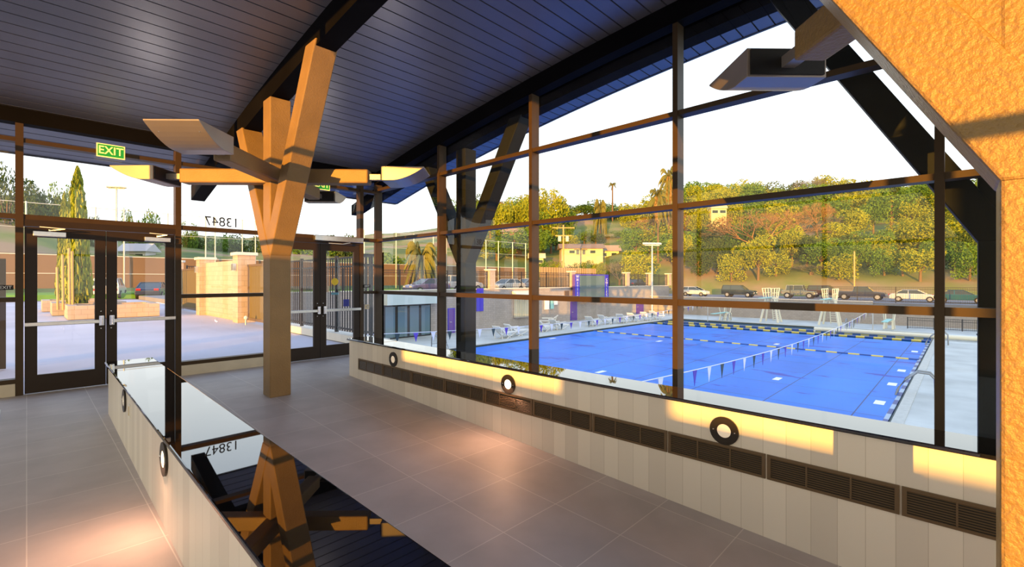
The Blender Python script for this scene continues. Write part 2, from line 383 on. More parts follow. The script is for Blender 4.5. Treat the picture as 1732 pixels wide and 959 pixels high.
# --- side and back window walls, outside the picture: parapet, posts, glass
for nm, par in (('wall_left', 'x'), ('wall_back', 'y')):
    b = MB()
    if par == 'x': b.box(-3.1, -3, -4, 9.5, -.15, .25)
    else: b.box(-3, 5.5, -4.1, -4, -.9, .25)
    wl = st(b.build(nm, M['conc_base']))
    b = MB()
    for k in range(5):
        if par == 'x': b.box(-3.1, -3, -3.9+3.2*k, -3.8+3.2*k, .25, zc(-3.85+3.2*k)-.01)
        else: b.box(-2.9+2.0*k, -2.8+2.0*k, -4.1, -4, .25, zc(-4.05)-.01)
    b.build('mullion', M['bronze'], wl)
    b = MB()
    for z in (2.47, 3.6):
        if par == 'x': b.box(-3.09, -3.01, -4, 9.45, z, z+.07)
        else: b.box(-3, 5.5, -4.09, -4.01, z, z+.07)
    b.build('transom', M['bronze'], wl)

# unseen walls added behind and left of the camera to block the low sun
b = MB(); b.box(-20.4, -20, -16, -6.2, -1.3, 2.12).box(-20.4, -20, -6.2, 1.0, -1.3, 3.5).box(-20.5, -19.9, -10.2, -9.3, -1.3, 2.6)
st(b.build('sun_block_wall', M['conc_base']))
st(MB().box(-26, -20, -60, -16.0, -1.3, 5.4).build('sun_block_slab', M['conc_base']))  # unseen block added to keep the sun off the far pool wall
# --- doors
def door(n, x0, x1, hinge):
    D = st(empty('door_%d' % n, (0, 0, 0)))
    zt = 2.36
    MB().box(x0+.04, x1-.04, YD-.08, YD+.08, zt, 2.45).build('head_frame', M['door_bronze'], D)
    xm = (x0+x1)/2
    for a, b, s in ((x0+.05, xm-.004, -1), (xm+.004, x1-.05, 1)):
        lf = MB(); st_w, y0, y1 = .125, YD-.07, YD-.02
        lf.box(a, a+st_w, y0, y1, .012, zt-.01).box(b-st_w, b, y0, y1, .012, zt-.01)
        lf.box(a+st_w, b-st_w, y0, y1, .012, .26).box(a+st_w, b-st_w, y0, y1, zt-.15, zt-.01)
        L_ = lf.build('door_leaf', M['door_bronze'], D)
        MB().add([(a+st_w,YD-.045,.26),(b-st_w,YD-.045,.26),(b-st_w,YD-.045,zt-.15),(a+st_w,YD-.045,zt-.15)], [(0,1,2,3)]).build('glass_pane', M['glass_t'], L_)
        xi = b if s < 0 else a                      # meeting stile
        xo = a if s < 0 else b
        pb = MB(); pb.box(min(xo+.0*s, xi-.06*(-s)), max(xo, xi-.06*(-s)), YD-.155, YD-.115, .955, 1.01)
        pb.box(xo-.06 if s > 0 else xo+.02, xo-.02 if s > 0 else xo+.06, YD-.12, YD-.07, .955, 1.01)
        pb.build('push_bar', M['steel'], L_, bevel=.006)
        pb = MB(); q = xi-.055*(-s) if s > 0 else xi-.055
        q = xi+.055*s
        pb.box(q-.028, q+.028, YD-.17, YD-.07, .92, 1.07)
        pb.tube([(q, YD-.18, .93), (q, YD-.18, 1.06)], .018, 10)
        pb.build('latch_case', M['chrome'], L_, bevel=.004)
        pb = MB()
        for dz in (.87, 1.13): pb.ball((q, YD-.072, dz), .012, 8, 4)
        pb.build('bolt', M['chrome'], L_)
    return D
door(1, -.07, 1.757, 0)
door(2, 3.24, 5.06, 0)
def closer(x0, x1, label, flip):
    t = thing('door_closer', label, 'door closer', (x0, YD-.15, 2.22))
    wd = x1-x0
    MB().box(0, wd, -.0, .07, 0, .075).build('housing', M['steel'], t, bevel=.008)
    a = 0.0 if flip else wd
    p = MB().bar((wd*.5, .03, .085), (wd*.5+(.16 if not flip else .12), -.05, .115), .022, .012)
    p.bar((wd*.5+(.16 if not flip else .12), -.05, .115), (wd*.5-.1, .04, .135), .022, .012)
    p.tube([(wd*.5, .03, .07), (wd*.5, .03, .10)], .016, 8)
    p.build('arm', M['steel'], t)
closer(.06, .40, 'steel door closer on the left leaf of the left double door', False)
closer(1.30, 1.64, 'steel door closer on the right leaf of the left double door', True)
op = thing('door_operator', 'long grey automatic opener box above the right double door', 'door opener', (4.0, YD-.18, 2.40))
MB().box(0, 1.05, 0, .095, 0, .11).build('housing', M['steel'], op, bevel=.01)
MB().bar((.75, .03, -.01), (.55, -.05, -.05), .03, .012).bar((.55, -.05, -.05), (.30, .05, -.04), .03, .012).build('arm', M['steel'], op)
# stickers on the right door leaf
def sticker(name, label, x, z, wd, ht, m, disc=False):
    b = MB()
    if disc: b.prism([(x+wd/2*math.cos(k*PI/12), z+wd/2*math.sin(k*PI/12)) for k in range(24)], 'y', YD-.049, YD-.046)
    else: b.box(x-wd/2, x+wd/2, YD-.049, YD-.046, z-ht/2, z+ht/2)
    return tag(b.build(name, m), label, 'sticker')
M['st_y'] = mat('yellow decal', (.80,.58,.02), .5); M['st_p'] = mat('paper decal', (.62,.50,.36), .6)
M['st_b'] = mat('blue decal', (.02,.03,.30), .5); M['st_t'] = mat('teal decal', (.10,.30,.42), .5); M['st_r'] = mat('red decal', (.6,.02,.03), .5)
sticker('round_sticker', 'round yellow warning sticker on the right door glass', 4.47, 1.57, .15, .15, M['st_y'], True)
sticker('paper_notice', 'small tan notice on the right door glass', 4.30, 1.42, .09, .13, M['st_p'])
sticker('blue_sticker', 'square dark blue sticker low on the right door glass', 4.72, 1.12, .13, .15, M['st_b'])
sticker('card_sticker', 'teal and white logo sticker below the round yellow sticker', 4.47, 1.32, .16, .045, M['st_t'])
sticker('red_sticker', 'narrow red sticker at the edge of the right door glass', 4.205, 1.42, .03, .18, M['st_r'])
# address numbers on the glass, read from outside
tag(put_text('13847', .235, M['lettering'], 'address_number', None, (2.42, YD+.012, 2.63), (PI/2, 0, PI), .002, sx=.92), 'black mirrored street number on the glass above the middle pane', 'number')
# exit signs
def exit_sign(x, z, label):
    t = thing('exit_sign', label, 'exit sign', (x, YD-.16, z), 0, None)
    MB().box(-.165, .165, -.012, .012, -.10, .10).build('frame', M['yellow'], t)
    MB().box(-.152, .152, -.016, -.010, -.087, .087).build('face', M['green'], t)
    put_text('EXIT', .165, M['yellow'], 'lettering', t, (0, -.019, -.002), (PI/2, 0, 0), .002, sx=.86, bold=.010)
    MB().box(-.02, .02, .012, .09, -.02, .02).build('bracket', M['steel'], t)
exit_sign(.89, 3.56, 'green EXIT sign with yellow letters above the left double door')
exit_sign(4.14, 3.53, 'green EXIT sign partly hidden behind the branching column above the right door')
for x, z, lb in ((-.20, 1.50, 'small black EXIT plate with white letters left of the left double door'),
                 (5.17, 1.47, 'small black EXIT plate beside the right double door')):
    t = thing('exit_plate', lb, 'sign', (x, YD-.10 if x > 0 else YD-.10, z))
    MB().box(-.075, .075, -.004, .014, -.033, .033).build('plate', M['dark'], t)
    put_text('EXIT', .058, M['white'], 'lettering', t, (0, -.007, 0), (PI/2, 0, 0), .001)
t = thing('access_button', 'square brass push plate beside the right double door', 'switch', (5.17, YD-.10, 1.02))
MB().box(-.05, .05, -.008, .014, -.05, .05).build('plate', M['ivory'], t); MB().ball((0,-.01,0), .02, 10, 5, 1).build('button', M['steel'], t)
t = thing('floor_grate', 'metal framed floor grate at the left by the entrance', 'grate', (-.72, 8.2, .0))
MB().box(-.5, .5, -.35, .35, 0, .006).build('frame', M['steel'], t)
b = MB()
for k in range(18): b.box(-.46, .46, -.315+k*.036, -.295+k*.036, .006, .012)
b.build('bars', M['vent'], t)

# ------------------------------------------------------------------ low walls with granite tops
def step_light(parent, y, z, on, x=0):
    r = MB().ring((y, z), .052, .108, 'x', x-.014, x).build('step_light', M['ring'], parent)
    q = MB(); n = 20; c = 3
    vs = [(x-.012-.006, y, z)]
    for j in range(1, c+1):
        for k in range(n): a = 2*PI*k/n; vs.append((x-.012-.006*(1-(j/c)**2), y+.054*j/c*math.cos(a), z+.054*j/c*math.sin(a)))
    fs = [(0, 1+k, 1+(k+1)%n) for k in range(n)]
    for j in range(c-1):
        for k in range(n): fs.append((1+j*n+k, 1+(j+1)*n+k, 1+(j+1)*n+(k+1)%n, 1+j*n+(k+1)%n))
    q.add(vs, fs, True).build('lens', M['lens_on'] if on else M['lens_off'], r, label='glowing lens' if on else 'unlit lens')
    if on:
        ld = bpy.data.lights.new('step_light_lamp', 'AREA'); ld.shape = 'DISK'; ld.size = .12; ld.energy = 9; ld.color = (1, .50, .27)
        lo = bpy.data.objects.new('step_light_lamp', ld); COL.objects.link(lo); lo.parent = r; lo.location = (x-.03, y, z); lo.rotation_euler = (0, math.radians(60), 0)
    q = MB()
    for s in (-1, 1): q.ball((x-.015, y+.08*s, z), .006, 6, 4)
    q.build('screw', M['chrome'], r)
lw = thing('low_wall', 'long cream low wall with a black granite ledge and vents in front of the pool windows', 'low wall', (3.77, 0, 0))
b = MB(); b.prism([(7.44, -.02), (7.44, .594), (-3.9, .594), (-3.9, -.6)], 'x', 0, .34); b.build('body', M['panel'], lw)
MB().box(-.03, .37, -3.95, 7.48, .594, .623).build('granite_top', M['granite'], lw, bevel=.008)
VY = 7.12; k = 0
while VY > -2:
    y1, y0 = VY, VY-.757; z0, z1 = .145, .325
    r = MB(); r.box(-.012, 0, y0+.004, y1-.004, z1-.02, z1).box(-.012, 0, y0+.004, y1-.004, z0, z0+.02)
    r.box(-.012, 0, y0+.004, y0+.028, z0+.02, z1-.02).box(-.012, 0, y1-.028, y1-.004, z0+.02, z1-.02)
    for j in (1, 2): yy = y0+(y1-y0)*j/3; r.box(-.010, 0, yy-.005, yy+.005, z0+.02, z1-.02)
    v_ = r.build('vent', M['vent'], lw)
    MB().box(-.003, -.001, y0+.028, y1-.028, z0+.02, z1-.02).build('backing', M['dark'], v_)
    s = MB()
    for j in range(9):
        zz = z0+.028+j*.0155; s.add([(-.010,y0+.028,zz),(-.010,y1-.028,zz),(-.004,y1-.028,zz+.006),(-.004,y0+.028,zz+.006)], [(0,1,2,3)])
    s.build('louvre', M['vent'], v_)
    VY -= .76
for y, on in ((6.07, False), (3.69, True), (1.34, False), (-1.0, True)): step_light(lw, y, .43, on)
be = thing('bench_wall', 'cream low wall with a long mirror black granite top in the middle of the floor', 'low wall', (.88, 7.41, 0), -.0163)
b = MB(); b.box(-.20, .20, -8.6, -.04, -.45, .594); b.build('body', M['panel'], be)
MB().box(-.23, .23, -8.65, 0, .594, .623).build('granite_top', M['granite'], be, bevel=.008)
for y, on in ((5.77, False), (3.70, True), (1.35, True)): step_light(be, y-7.41, .45, on, -.20)
t = MB().box(-.207, -.2, 5.38-7.41, 5.46-7.41, .36, .48).build('outlet_plate', M['white'], be)
MB().box(-.211, -.207, 5.40-7.41, 5.44-7.41, .38, .46).build('outlet_socket', M['ivory'], t)

# ------------------------------------------------------------------ branching columns
def column(x, y, label, inside=True, m=None):
    m = m or M['paint']
    c = thing('branching_column', label, 'column', (x, y, 0))
    h = .14; base = (ramp(y) if inside else -3.4)-.01
    zk = 1.94
    MB().box(-h, h, -h, h, base, min(zc(y-.1), zc(y+.1))-.27).build('post', m, c, bevel=.012)
    for s in (-1, 1):                              # braces along the beam
        # find where the brace meets the beam
        t = 0
        while zk+1.70*t < zc(y+s*(t+.1))-.24 and t < 3: t += .01
        y1 = s*t; z1 = zk+1.70*t; hw = .145
        p = [(-hw if s > 0 else -hw, zk-.0), (hw, zk), (hw+y1, z1+hw*.0), (-hw+y1, z1)]
        ya, yb = y1-hw, y1+hw
        za = zk+1.70*t
        poly = [(-h, zk), (h, zk), (yb, za), (ya, za)] if s > 0 else [(-h, zk), (h, zk), (yb, za), (ya, za)]
        MB().prism(poly, 'x', -h-.005-.004*s, h+.005+.004*s).build('brace', m, c, bevel=.012)
        f_ = .96 if m is M['stucco'] else .82; g_ = .004 if m is M['stucco'] else .05
        if m is M['stucco']: MB().prism([(s*(h-.02), zk+.02), (s*(t*f_-h+.05), zk+1.70*(t*f_)), (s*(h-.02), zk+1.70*(t*f_))], 'x', -h+g_, h-g_).build('web_plate', m, c)
    if inside:
        for a in range(4):
            an = PI/4+a*PI/2; dx, dy = math.cos(an), math.sin(an)
            o = MB(); o.box(.10, 1.31, -.10, .10, 2.965, 3.165)
            ao = o.build('arm', m, c, bevel=.02); ao.rotation_euler = (0, 0, an)
    return c
columnA = column(2.47, 7.02, 'tan steel branching column standing on the ramp by the left bench end')
columnB = column(2.47, -.23, 'large tan steel branching column close at the right edge', True, M['stucco'])
column(5.98, 7.02, 'dark branching column outside the window wall behind the leftmost panes', False, M['dark_steel'])
column(5.98, -.23, 'dark branching column outside the window wall at the far right', False, M['dark_steel'])
def wing(cx, cy, an, label):
    t = thing('wing_light', label, 'light fixture', (cx+math.cos(an)*1.30, cy+math.sin(an)*1.30, 3.165), an, 'wing lights on the column arms')
    pr = [(.24,0),(.24,-.195)]+[(.24+.58*(k/10), -.195+.175*max(0,(k/10-.25)/.75)**1.7) for k in range(3, 11)]+[(.825,-.006)]
    MB().prism(pr, 'y', -.27, .27).build('shade', M['wing'], t, bevel=.004)
    MB().box(.225, .24, -.25, .25, -.18, -.012).build('dark_opening', M['dark'], t)  # dark sheet standing in for the shaded hollow of the open inner end
    MB().box(.0, .235, -.045, .045, -.14, -.065).build('bracket', M['wing'], t)
    ld = bpy.data.lights.new('uplight_lamp', 'AREA'); ld.shape = 'RECTANGLE'; ld.size = .3; ld.size_y = .45; ld.energy = 4; ld.color = (1, .9, .8)
    lo = bpy.data.objects.new('uplight_lamp', ld); COL.objects.link(lo); lo.parent = t; lo.location = (.42, 0, .03); lo.rotation_euler = (PI, 0, 0)
    for s in (-1, 1):
        MB().ball((.70, .20*s, -.082), .014, 8, 5).build('bolt', M['steel'], t)
for cx, cy, nm in ((2.47, 7.02, 'far column'), (2.47, -.23, 'near column')):
    for k, d in enumerate(('beyond the post', 'left of the post', 'on the camera side', 'right of the post')):
        if nm == 'near column' and k: continue      # the photo shows only this one
        wing(cx, cy, PI/4+k*PI/2, 'satin metal wing light on the %s arm, %s' % (nm, d))

# ------------------------------------------------------------------ outside ground
DK = -3.4
def ground(name, x0, x1, y0, y1, z, m, th=.3): return st(MB().box(x0, x1, y0, y1, z-th, z).build(name, m))
ground('ground_terrace', -60, 6.55, 9.6, 50, -.02, M['conc'], 3.6)
ground('ground_side', 4.1, 6.55, -60, 9.6, -.05, M['conc'], 3.5)
ground('ground_back', -60, -3.1, -60, 9.6, -.06, M['conc'], 2)
ground('ground_rear', -3.1, 4.1, -60, -4.1, -.95, M['conc'], 2)
ground('ground_lot', -80, 150, 50, 140, .0, M['asphalt'])
ground('ground_upper', 6.55, 75, 35.3, 50, .30, M['asphalt'])
PX0, PX1, PY0, PY1 = 8.0, 59.0, 1.85, 27.0
g = MB(); g.box(6.55, PX0, -60, 35, DK-.4, DK).box(PX1, 67.2, -60, 35, DK-.4, DK).box(PX0, PX1, -60, PY0, DK-.4, DK).box(PX0, PX1, PY1, 35, DK-.4, DK)
dk = st(g.build('ground_deck', M['deck']))
M['coping'] = mat('pool coping', (.50,.50,.47), .6, noise=.1); M['gutter'] = mat('dark gutter', (.03,.05,.05), .6)
g = MB()
for a in ((PX0-.35, PX0, PY0-.35, PY1+.35), (PX1, PX1+.35, PY0-.35, PY1+.35), (PX0, PX1, PY0-.35, PY0), (PX0, PX1, PY1, PY1+.35)): g.box(*a, DK, DK+.02)
g.build('coping', M['coping'], dk)
g = MB()
for a in ((PX0, PX0+.06, PY0, PY1), (PX1-.06, PX1, PY0, PY1), (PX0, PX1, PY0, PY0+.06), (PX0, PX1, PY1-.06, PY1)): g.box(*a, DK-.4, DK-.02)
g.build('gutter', M['gutter'], dk)
M['water'] = mat('pool water', (.005,.12,.28), .05, noise=.15, nscale=.5, bump=.1, bscale=2)
wt = MB().box(PX0, PX1, PY0, PY1, DK-.5, DK-.16).build('pool_water', M['water']); tag(wt, 'strip of open dark blue pool water at the far end beyond the cover', 'water'); wt['kind'] = 'stuff'
def cover_mat():
    m = grid_mat('blue pool cover', (.0,.16,.72), (.0,.19,.80), (.003,.04,.22), 3.7, 3.05, .025, 'xy', 0, .35, .15, .12, .35)
    t = m.node_tree; b = t.nodes['Principled BSDF']
    b.inputs['Specular IOR Level'].default_value = .12
    tcn = t.nodes.new('ShaderNodeTexCoord'); mpn = t.nodes.new('ShaderNodeMapping'); mpn.inputs['Scale'].default_value = (.6,.16,1); t.links.new(tcn.outputs['Object'], mpn.inputs[0])
    n = t.nodes.new('ShaderNodeTexNoise'); n.inputs['Scale'].default_value = 1.4; n.inputs['Detail'].default_value = 7; n.inputs['Roughness'].default_value = .6; t.links.new(mpn.outputs[0], n.inputs['Vector'])
    r = t.nodes.new('ShaderNodeMapRange'); t.links.new(n.outputs[0], r.inputs[0]); r.inputs[1].default_value = .60; r.inputs[2].default_value = .64
    src = b.inputs['Base Color'].links[0].from_socket
    q = t.nodes.new('ShaderNodeMix'); q.data_type = 'RGBA'; t.links.new(r.outputs[0], q.inputs[0]); t.links.new(src, q.inputs[6]); q.inputs[7].default_value = (.002,.03,.45,1)
    t.links.new(q.outputs[2], b.inputs['Base Color'])
    return m
M['cover'] = cover_mat()
def stripe_mat(name, c1, c2, period, axis=1):
    m = mat(name, c1, .4); t = m.node_tree; b = t.nodes['Principled BSDF']
    tcn = t.nodes.new('ShaderNodeTexCoord'); sp = t.nodes.new('ShaderNodeSeparateXYZ'); t.links.new(tcn.outputs['Object'], sp.inputs[0])
    dv = t.nodes.new('ShaderNodeMath'); dv.operation = 'DIVIDE'; dv.inputs[1].default_value = period; t.links.new(sp.outputs[axis], dv.inputs[0])
    fr = t.nodes.new('ShaderNodeMath'); fr.operation = 'FRACT'; t.links.new(dv.outputs[0], fr.inputs[0])
    gt = t.nodes.new('ShaderNodeMath'); gt.operation = 'GREATER_THAN'; gt.inputs[1].default_value = .5; t.links.new(fr.outputs[0], gt.inputs[0])
    q = t.nodes.new('ShaderNodeMix'); q.data_type = 'RGBA'; t.links.new(gt.outputs[0], q.inputs[0]); q.inputs[6].default_value = (*c1, 1); q.inputs[7].default_value = (*c2, 1)
    t.links.new(q.outputs[2], b.inputs['Base Color']); return m
M['floats'] = stripe_mat('yellow and blue floats', (.75,.60,.10), (.01,.06,.30), 1.28)
M['strap'] = stripe_mat('cover edge binding', (.01,.04,.25), (.35,.45,.60), 1.9, 0)
pc = thing('pool_cover', 'large bright blue cover floating over the swimming pool', 'pool cover', (0, 0, DK-.13))
MB().box(PX0+.15, 50.8, PY0+.25, PY1-.35, -.03, .03).build('sheet', M['cover'], pc)
MB().box(PX0+.2, 50.7, PY0+.12, PY0+.27, -.02, .045).build('edge_binding', M['strap'], pc)
for k in range(13):
    y = 3+k*1.9
    MB().box(12+((k*7.3)%34), 12.8+((k*7.3)%34), PY0+.5 if k%2 else y, (PY0+.85) if k%2 else y+.3, .03, .034).build('label_patch', M['pw'], pc)
def lane_rope(x, label, z=DK-.10):
    t = thing('lane_rope', label, 'lane rope', (x, 0, z), 0, None)
    MB().tube([(0,PY0+.2,0),(0,PY1-.3,0)], .085, 10).build('float_string', M['floats'], t)
    for y in (PY0+.12, PY1-.25): MB().box(-.04, .04, y-.06, y+.06, -.04, .04).build('end_hook', M['chrome'], t)
lane_rope(39.5, 'blue and yellow lane rope across the middle of the pool cover')
lane_rope(52.2, 'blue and yellow lane rope just beyond the far edge of the cover')
lane_rope(55.0, 'blue and yellow lane rope nearest the diving boards')
reel = thing('cover_reel', 'long pale tube of the cover reel at the far right end of the pool', 'cover reel', (53.4, 0, DK+.25))
MB().tube([(0,-1.2,0),(0,10.5,0)], .20, 12).build('tube', M['cream_paint'], reel)
for y in (-1.2, 10.4): MB().bar((-.4,y,-.25),(0,y,.0),.08).bar((.4,y,-.25),(0,y,0),.08).build('leg', M['pole'], reel)
bl = MB().tube([(0,0,.1),(.1,-.5,.45),(.2,-1.1,.62),(.3,-2.0,.55)], .28, 10, .34).build('folded_blanket', M['dark']); bl.location = (54.6, -.9, DK+.22)
tag(bl, 'black folded blanket lying on the deck by the right end of the pale tube', 'blanket')
def pennants(y, label, x0=10.8, x1=57.5, zend=-1.15, sag=.62):
    t = thing('pennant_line', label, 'pennants', (0, y, 0))
    f = lambda x: zend-sag*(1-((x-(x0+x1)/2)/((x1-x0)/2))**2)
    MB().tube([(x0+(x1-x0)*k/24, 0, f(x0+(x1-x0)*k/24)) for k in range(25)], .018, 5).build('cord', M['pw'], t)
    n = 38
    for k in range(n):
        x = x0+.9+(x1-x0-1.6)*k/(n-1); z = f(x)
        me = MB(); me.add([(x-.17,-.006,z),(x+.17,-.006,z),(x+.02,.02,z-.55),(x-.17,.006,z),(x+.17,.006,z),(x+.02,.03,z-.55)], [(0,1,2),(3,5,4),(0,3,4,1),(1,4,5,2),(2,5,3,0)])
        me.build('pennant', (M['pp'], M['pw'], M['pd'])[k % 3], t)
    for x in (x0, x1): MB().tube([(x,0,DK),(x,0,zend+.12)], .045, 8).build('post', M['pole'], t)
pennants(6.4, 'nearer line of purple, white and dark pennants slanting over the pool cover')
pennants(22.4, 'farther line of purple, white and dark pennants along the left side of the pool')
tag(MB().box(11.0, 11.5, 6.55, 6.95, DK, DK+.1).box(11.05, 11.45, 6.6, 6.9, DK+.1, DK+2.0).build('deck_box', M['dark'], None, .02), 'small black box beside the near post of the nearer pennant line', 'box')

# ------------------------------------------------------------------ pool surroundings
# handrail ladder at the right edge
def grab_rail(x, y, rz, label, n=2, h=.85, sc_=1):
    t = thing('grab_rail', label, 'handrail', (x, y, DK), rz)
    for s in range(n):
        yy = (s-.5*(n-1))*.55
        MB().tube([(-.75,yy,-.45),(-.62,yy,.15),(-.35,yy,.62),(.05,yy,h),(.45,yy,h-.02),(.62,yy,h-.22),(.64,yy,0)], .042*sc_, 8).build('rail', M['rail_steel'], t)
    for xx in (-.55, .64): MB().tube([(xx,-.275,.3),(xx,.275,.3)], .02, 6).build('cross_bar', M['rail_steel'], t)
for u, v, lab, rz in ((1560, 668, 'curved chrome pool handrail on the near right coping', PI/2), (1597, 583, 'curved chrome handrail farther along the right coping', PI/2)):
    d = 5*FPX/(v-CV); p = at(u, d); grab_rail(p.x, PY0-.35, -PI/2, lab, 2, 1.0)
for u, v, lab in ((1238, 541, 'pair of thin ladder rails by the left low diving board'), (1445, 551, 'pair of ladder rails to the right of the second high diving stand')):
    d = 5*FPX/(v-CV); p = at(u, d); grab_rail(60.0, p.y, 0, lab, 2, .95)
grab_rail(21.0, 27.6, PI/2, 'looped pool ladder rails on the left coping below the second mullion', 2, .95)
def dive(x, y, h, label):
    t = thing('diving_board', label, 'diving board', (x, y, DK))
    MB().box(-4.2, .6, -.25, .25, h-.06, h+.0).build('board', M['aqua'], t, .01)
    if h > 2:
        f = MB()
        for s in (-1, 1):
            f.bar((-1.0,.95*s,0), (-.5,.42*s,h-.12), .17); f.bar((.9,.85*s,0), (.3,.40*s,h-.12), .15)
        f.bar((-.7,-.5,h-.15), (-.7,.5,h-.15), .16, .2).bar((.4,-.5,h-.15), (.4,.5,h-.15), .16, .2).bar((-.9,-.42,h-.2),(1.2,-.42,h-.2),.12).bar((-.9,.42,h-.2),(1.2,.42,h-.2),.12)
        f.build('stand', M['cream_paint'], t)
        l = MB()
        for s in (-1, 1): l.bar((2.1,.34*s,0),(1.25,.34*s,h),.09)
        for k in range(11): q = (k+.6)/11.5; l.bar((2.1-.85*q,-.34,h*q),(2.1-.85*q,.34,h*q),.09,.05)
        l.build('ladder', M['cream_paint'], t)
        for s in (-1, 1):
            r = MB()
            for xx, lean in ((-1.3,-.45),(-.5,-.12),(.4,.12),(1.1,.35)): r.bar((xx,.42*s,h-.2),(xx+lean,.5*s,h+1.05),.075)
            r.bar((-1.8,.5*s,h+1.05),(1.5,.5*s,h+1.05),.065).bar((-1.5,.47*s,h+.5),(1.3,.47*s,h+.5),.05)
            r.build('guard_rail', M['cream_paint'], t)
    else:
        f = MB()
        f.bar((-.9,.35,0),(-.5,.3,h-.1),.16).bar((-.9,-.35,0),(-.5,-.3,h-.1),.16).bar((.6,.35,0),(.4,.3,h-.1),.16).bar((.6,-.35,0),(.4,-.3,h-.1),.16).bar((-1.0,0,h-.12),(.8,0,h-.12),.5,.12)
        f.bar((1.3,.3,0),(1.3,.3,h-.15),.08).bar((1.3,-.3,0),(1.3,-.3,h-.15),.08).bar((.8,0,h-.3),(1.45,0,h-.3),.6,.06)
        f.build('stand', M['cream_paint'], t)
        for s in (-1, 1):
            MB().bar((-.6,.35*s,h-.1),(-1.1,.42*s,h+1.0),.08).bar((.7,.35*s,h-.1),(1.1,.42*s,h+1.0),.08).bar((-1.15,.42*s,h+1.0),(1.15,.42*s,h+1.0),.06).build('guard_rail', M['cream_paint'], t)
dive(62.0, 16.6, 3.0, 'left of the two tall diving stands with guard rails and a ladder')
dive(62.3, 10.7, 3.0, 'right of the two tall diving stands with guard rails and a ladder')
dive(61.0, 21.6, 1.0, 'low springboard at the left, nearest the tan pool wall corner')
dive(61.5, 5.5, 1.0, 'low springboard at the right near the black railing')
# walls round the deck
yw = st(MB().box(6.55, 73.6, 35, 35.3, DK, .68).build('wall_left_pool', M['block_g']))
MB().box(6.55, 73.7, 34.94, 35.36, .68, .76).build('coping', M['cap'], yw)
xw = st(MB().box(67.2, 67.5, 7.5, 35, DK, -.87).build('wall_far_pool', M['block_g']))
MB().box(67.14, 67.56, 7.5, 35, -.87, -.80).build('coping', M['cap'], xw)
ground('ground_right', 67.5, 260, -60, 60, -.98, M['asphalt'])
st(MB().box(67.2, 67.5, -40, 7.5, DK, -1.4).build('wall_far_pool_low', M['block_g']))
def picket_fence(p, q, z0, z1, n_post, label, pitch=.13, cat='fence', bar=.022, name='picket_fence', gap=0):
    p = Vector((p[0], p[1], 0)); q = Vector((q[0], q[1], 0)); L_ = (q-p).length; d = (q-p)/L_
    t = thing(name, label, cat, (p.x, p.y, z0), math.atan2(d.y, d.x)); h = z1-z0
    b = MB(); n = int(L_/pitch)
    for k in range(1, n): x = k*L_/n; b.box(x-bar/2, x+bar/2, -bar/2, bar/2, .05, h-.02)
    b.build('pickets', M['fence'], t)
    b = MB()
    for z in (.10, h-.28, h-.05): b.box(0, L_, -.022, .022, z, z+.045)
    b.build('rails', M['fence'], t)
    for k in range(n_post): x = k*L_/(n_post-1); MB().box(x-.04, x+.04, -.04, .04, 0, h+.04).build('post', M['fence'], t)
    return t
def pillar(x, y, z0, z1, w_, label, m='block', d_=None):
    t = thing('stone_pillar', label, 'pillar', (x, y, z0)); d_ = d_ or w_
    MB().box(-w_/2, w_/2, -d_/2, d_/2, 0, z1-z0).build('shaft', M[m], t)
    MB().box(-w_/2-.07, w_/2+.07, -d_/2-.07, d_/2+.07, z1-z0, z1-z0+.12).build('cap', M['cap'], t, .02)
    return t
def xonY(u, Y): t = (u-CU)/FPX; return Y*(CH+SH*t)/(SH-CH*t)
def yonX(u, X): t = (u-CU)/FPX; return X*(SH-CH*t)/(CH+SH*t)
ords = ['first','second','third','fourth','fifth','sixth','seventh','eighth','ninth','tenth','eleventh','twelfth','thirteenth','fourteenth','fifteenth','sixteenth','seventeenth','eighteenth','nineteenth','twentieth','twenty-first','twenty-second','twenty-third','twenty-fourth','twenty-fifth','twenty-sixth','twenty-seventh','twenty-eighth','twenty-ninth','thirtieth']
us = [829, 966, 1059, 1098, 1130]; prev = 7.0
for k, u in enumerate(us):
    x = xonY(u, 35.15)
    pillar(x, 35.15, .76, 2.62, .75, 'tan stone pillar with pale cap on the pool wall, %s from the left' % ords[k])
    if not (k == 3 and False):
        picket_fence((prev, 35.15), (x-.42, 35.15), .76, 2.5, 3+int((x-prev)/7), 'black picket fence on the pool wall, %s section from the left' % ords[k])
    prev = x+.42
picket_fence((67.9, -12), (67.9, 16), -.95, .85, 9, 'black picket fence in front of the parked cars at the right')
picket_fence((63.5, -4), (63.5, 4.2), DK, DK+1.15, 5, 'low black railing at the far right end of the pool deck')
# roll-up storefront under the pale awning
u0, u1 = xonY(648, 35), xonY(728, 35)
t = thing('storefront', 'dark glazed opening with pale fascia in the pool wall at the left', 'storefront', (u0, 34.98, DK))
W_ = u1-u0
MB().box(-.4, W_+.6, -1.3, -.01, 2.95, 3.85).build('fascia', mat('pale blue grey fascia', (.50,.60,.60), .6), t)
MB().box(0, W_, -.05, .0, 0, 2.95).build('frame', M['dark'], t)
M['sf_glass'] = mat('reflective teal window', (.10,.17,.20), .12, ior=1.8)
for k in range(4): MB().box(.15+k*W_/4, (k+1)*W_/4-.12, -.08, -.05, .12, 2.75).build('window', M['sf_glass'], t)
M['chrome'] = M['chrome']
t = thing('shutter_kiosk', 'pale ribbed roller shutter under an awning in the pool wall', 'shutter', (xonY(869, 35), 34.98, DK)); W_ = 2.6
MB().box(0, W_, -.06, 0, 1.0, 3.1).build('shutter', mat('ribbed tan shutter', (.50,.47,.34), .5), t)
b = MB()
for k in range(9): b.box(.02+k*W_/9, .07+k*W_/9, -.09, -.06, 1.0, 3.1)
b.build('ribs', M['cream_paint'], t)
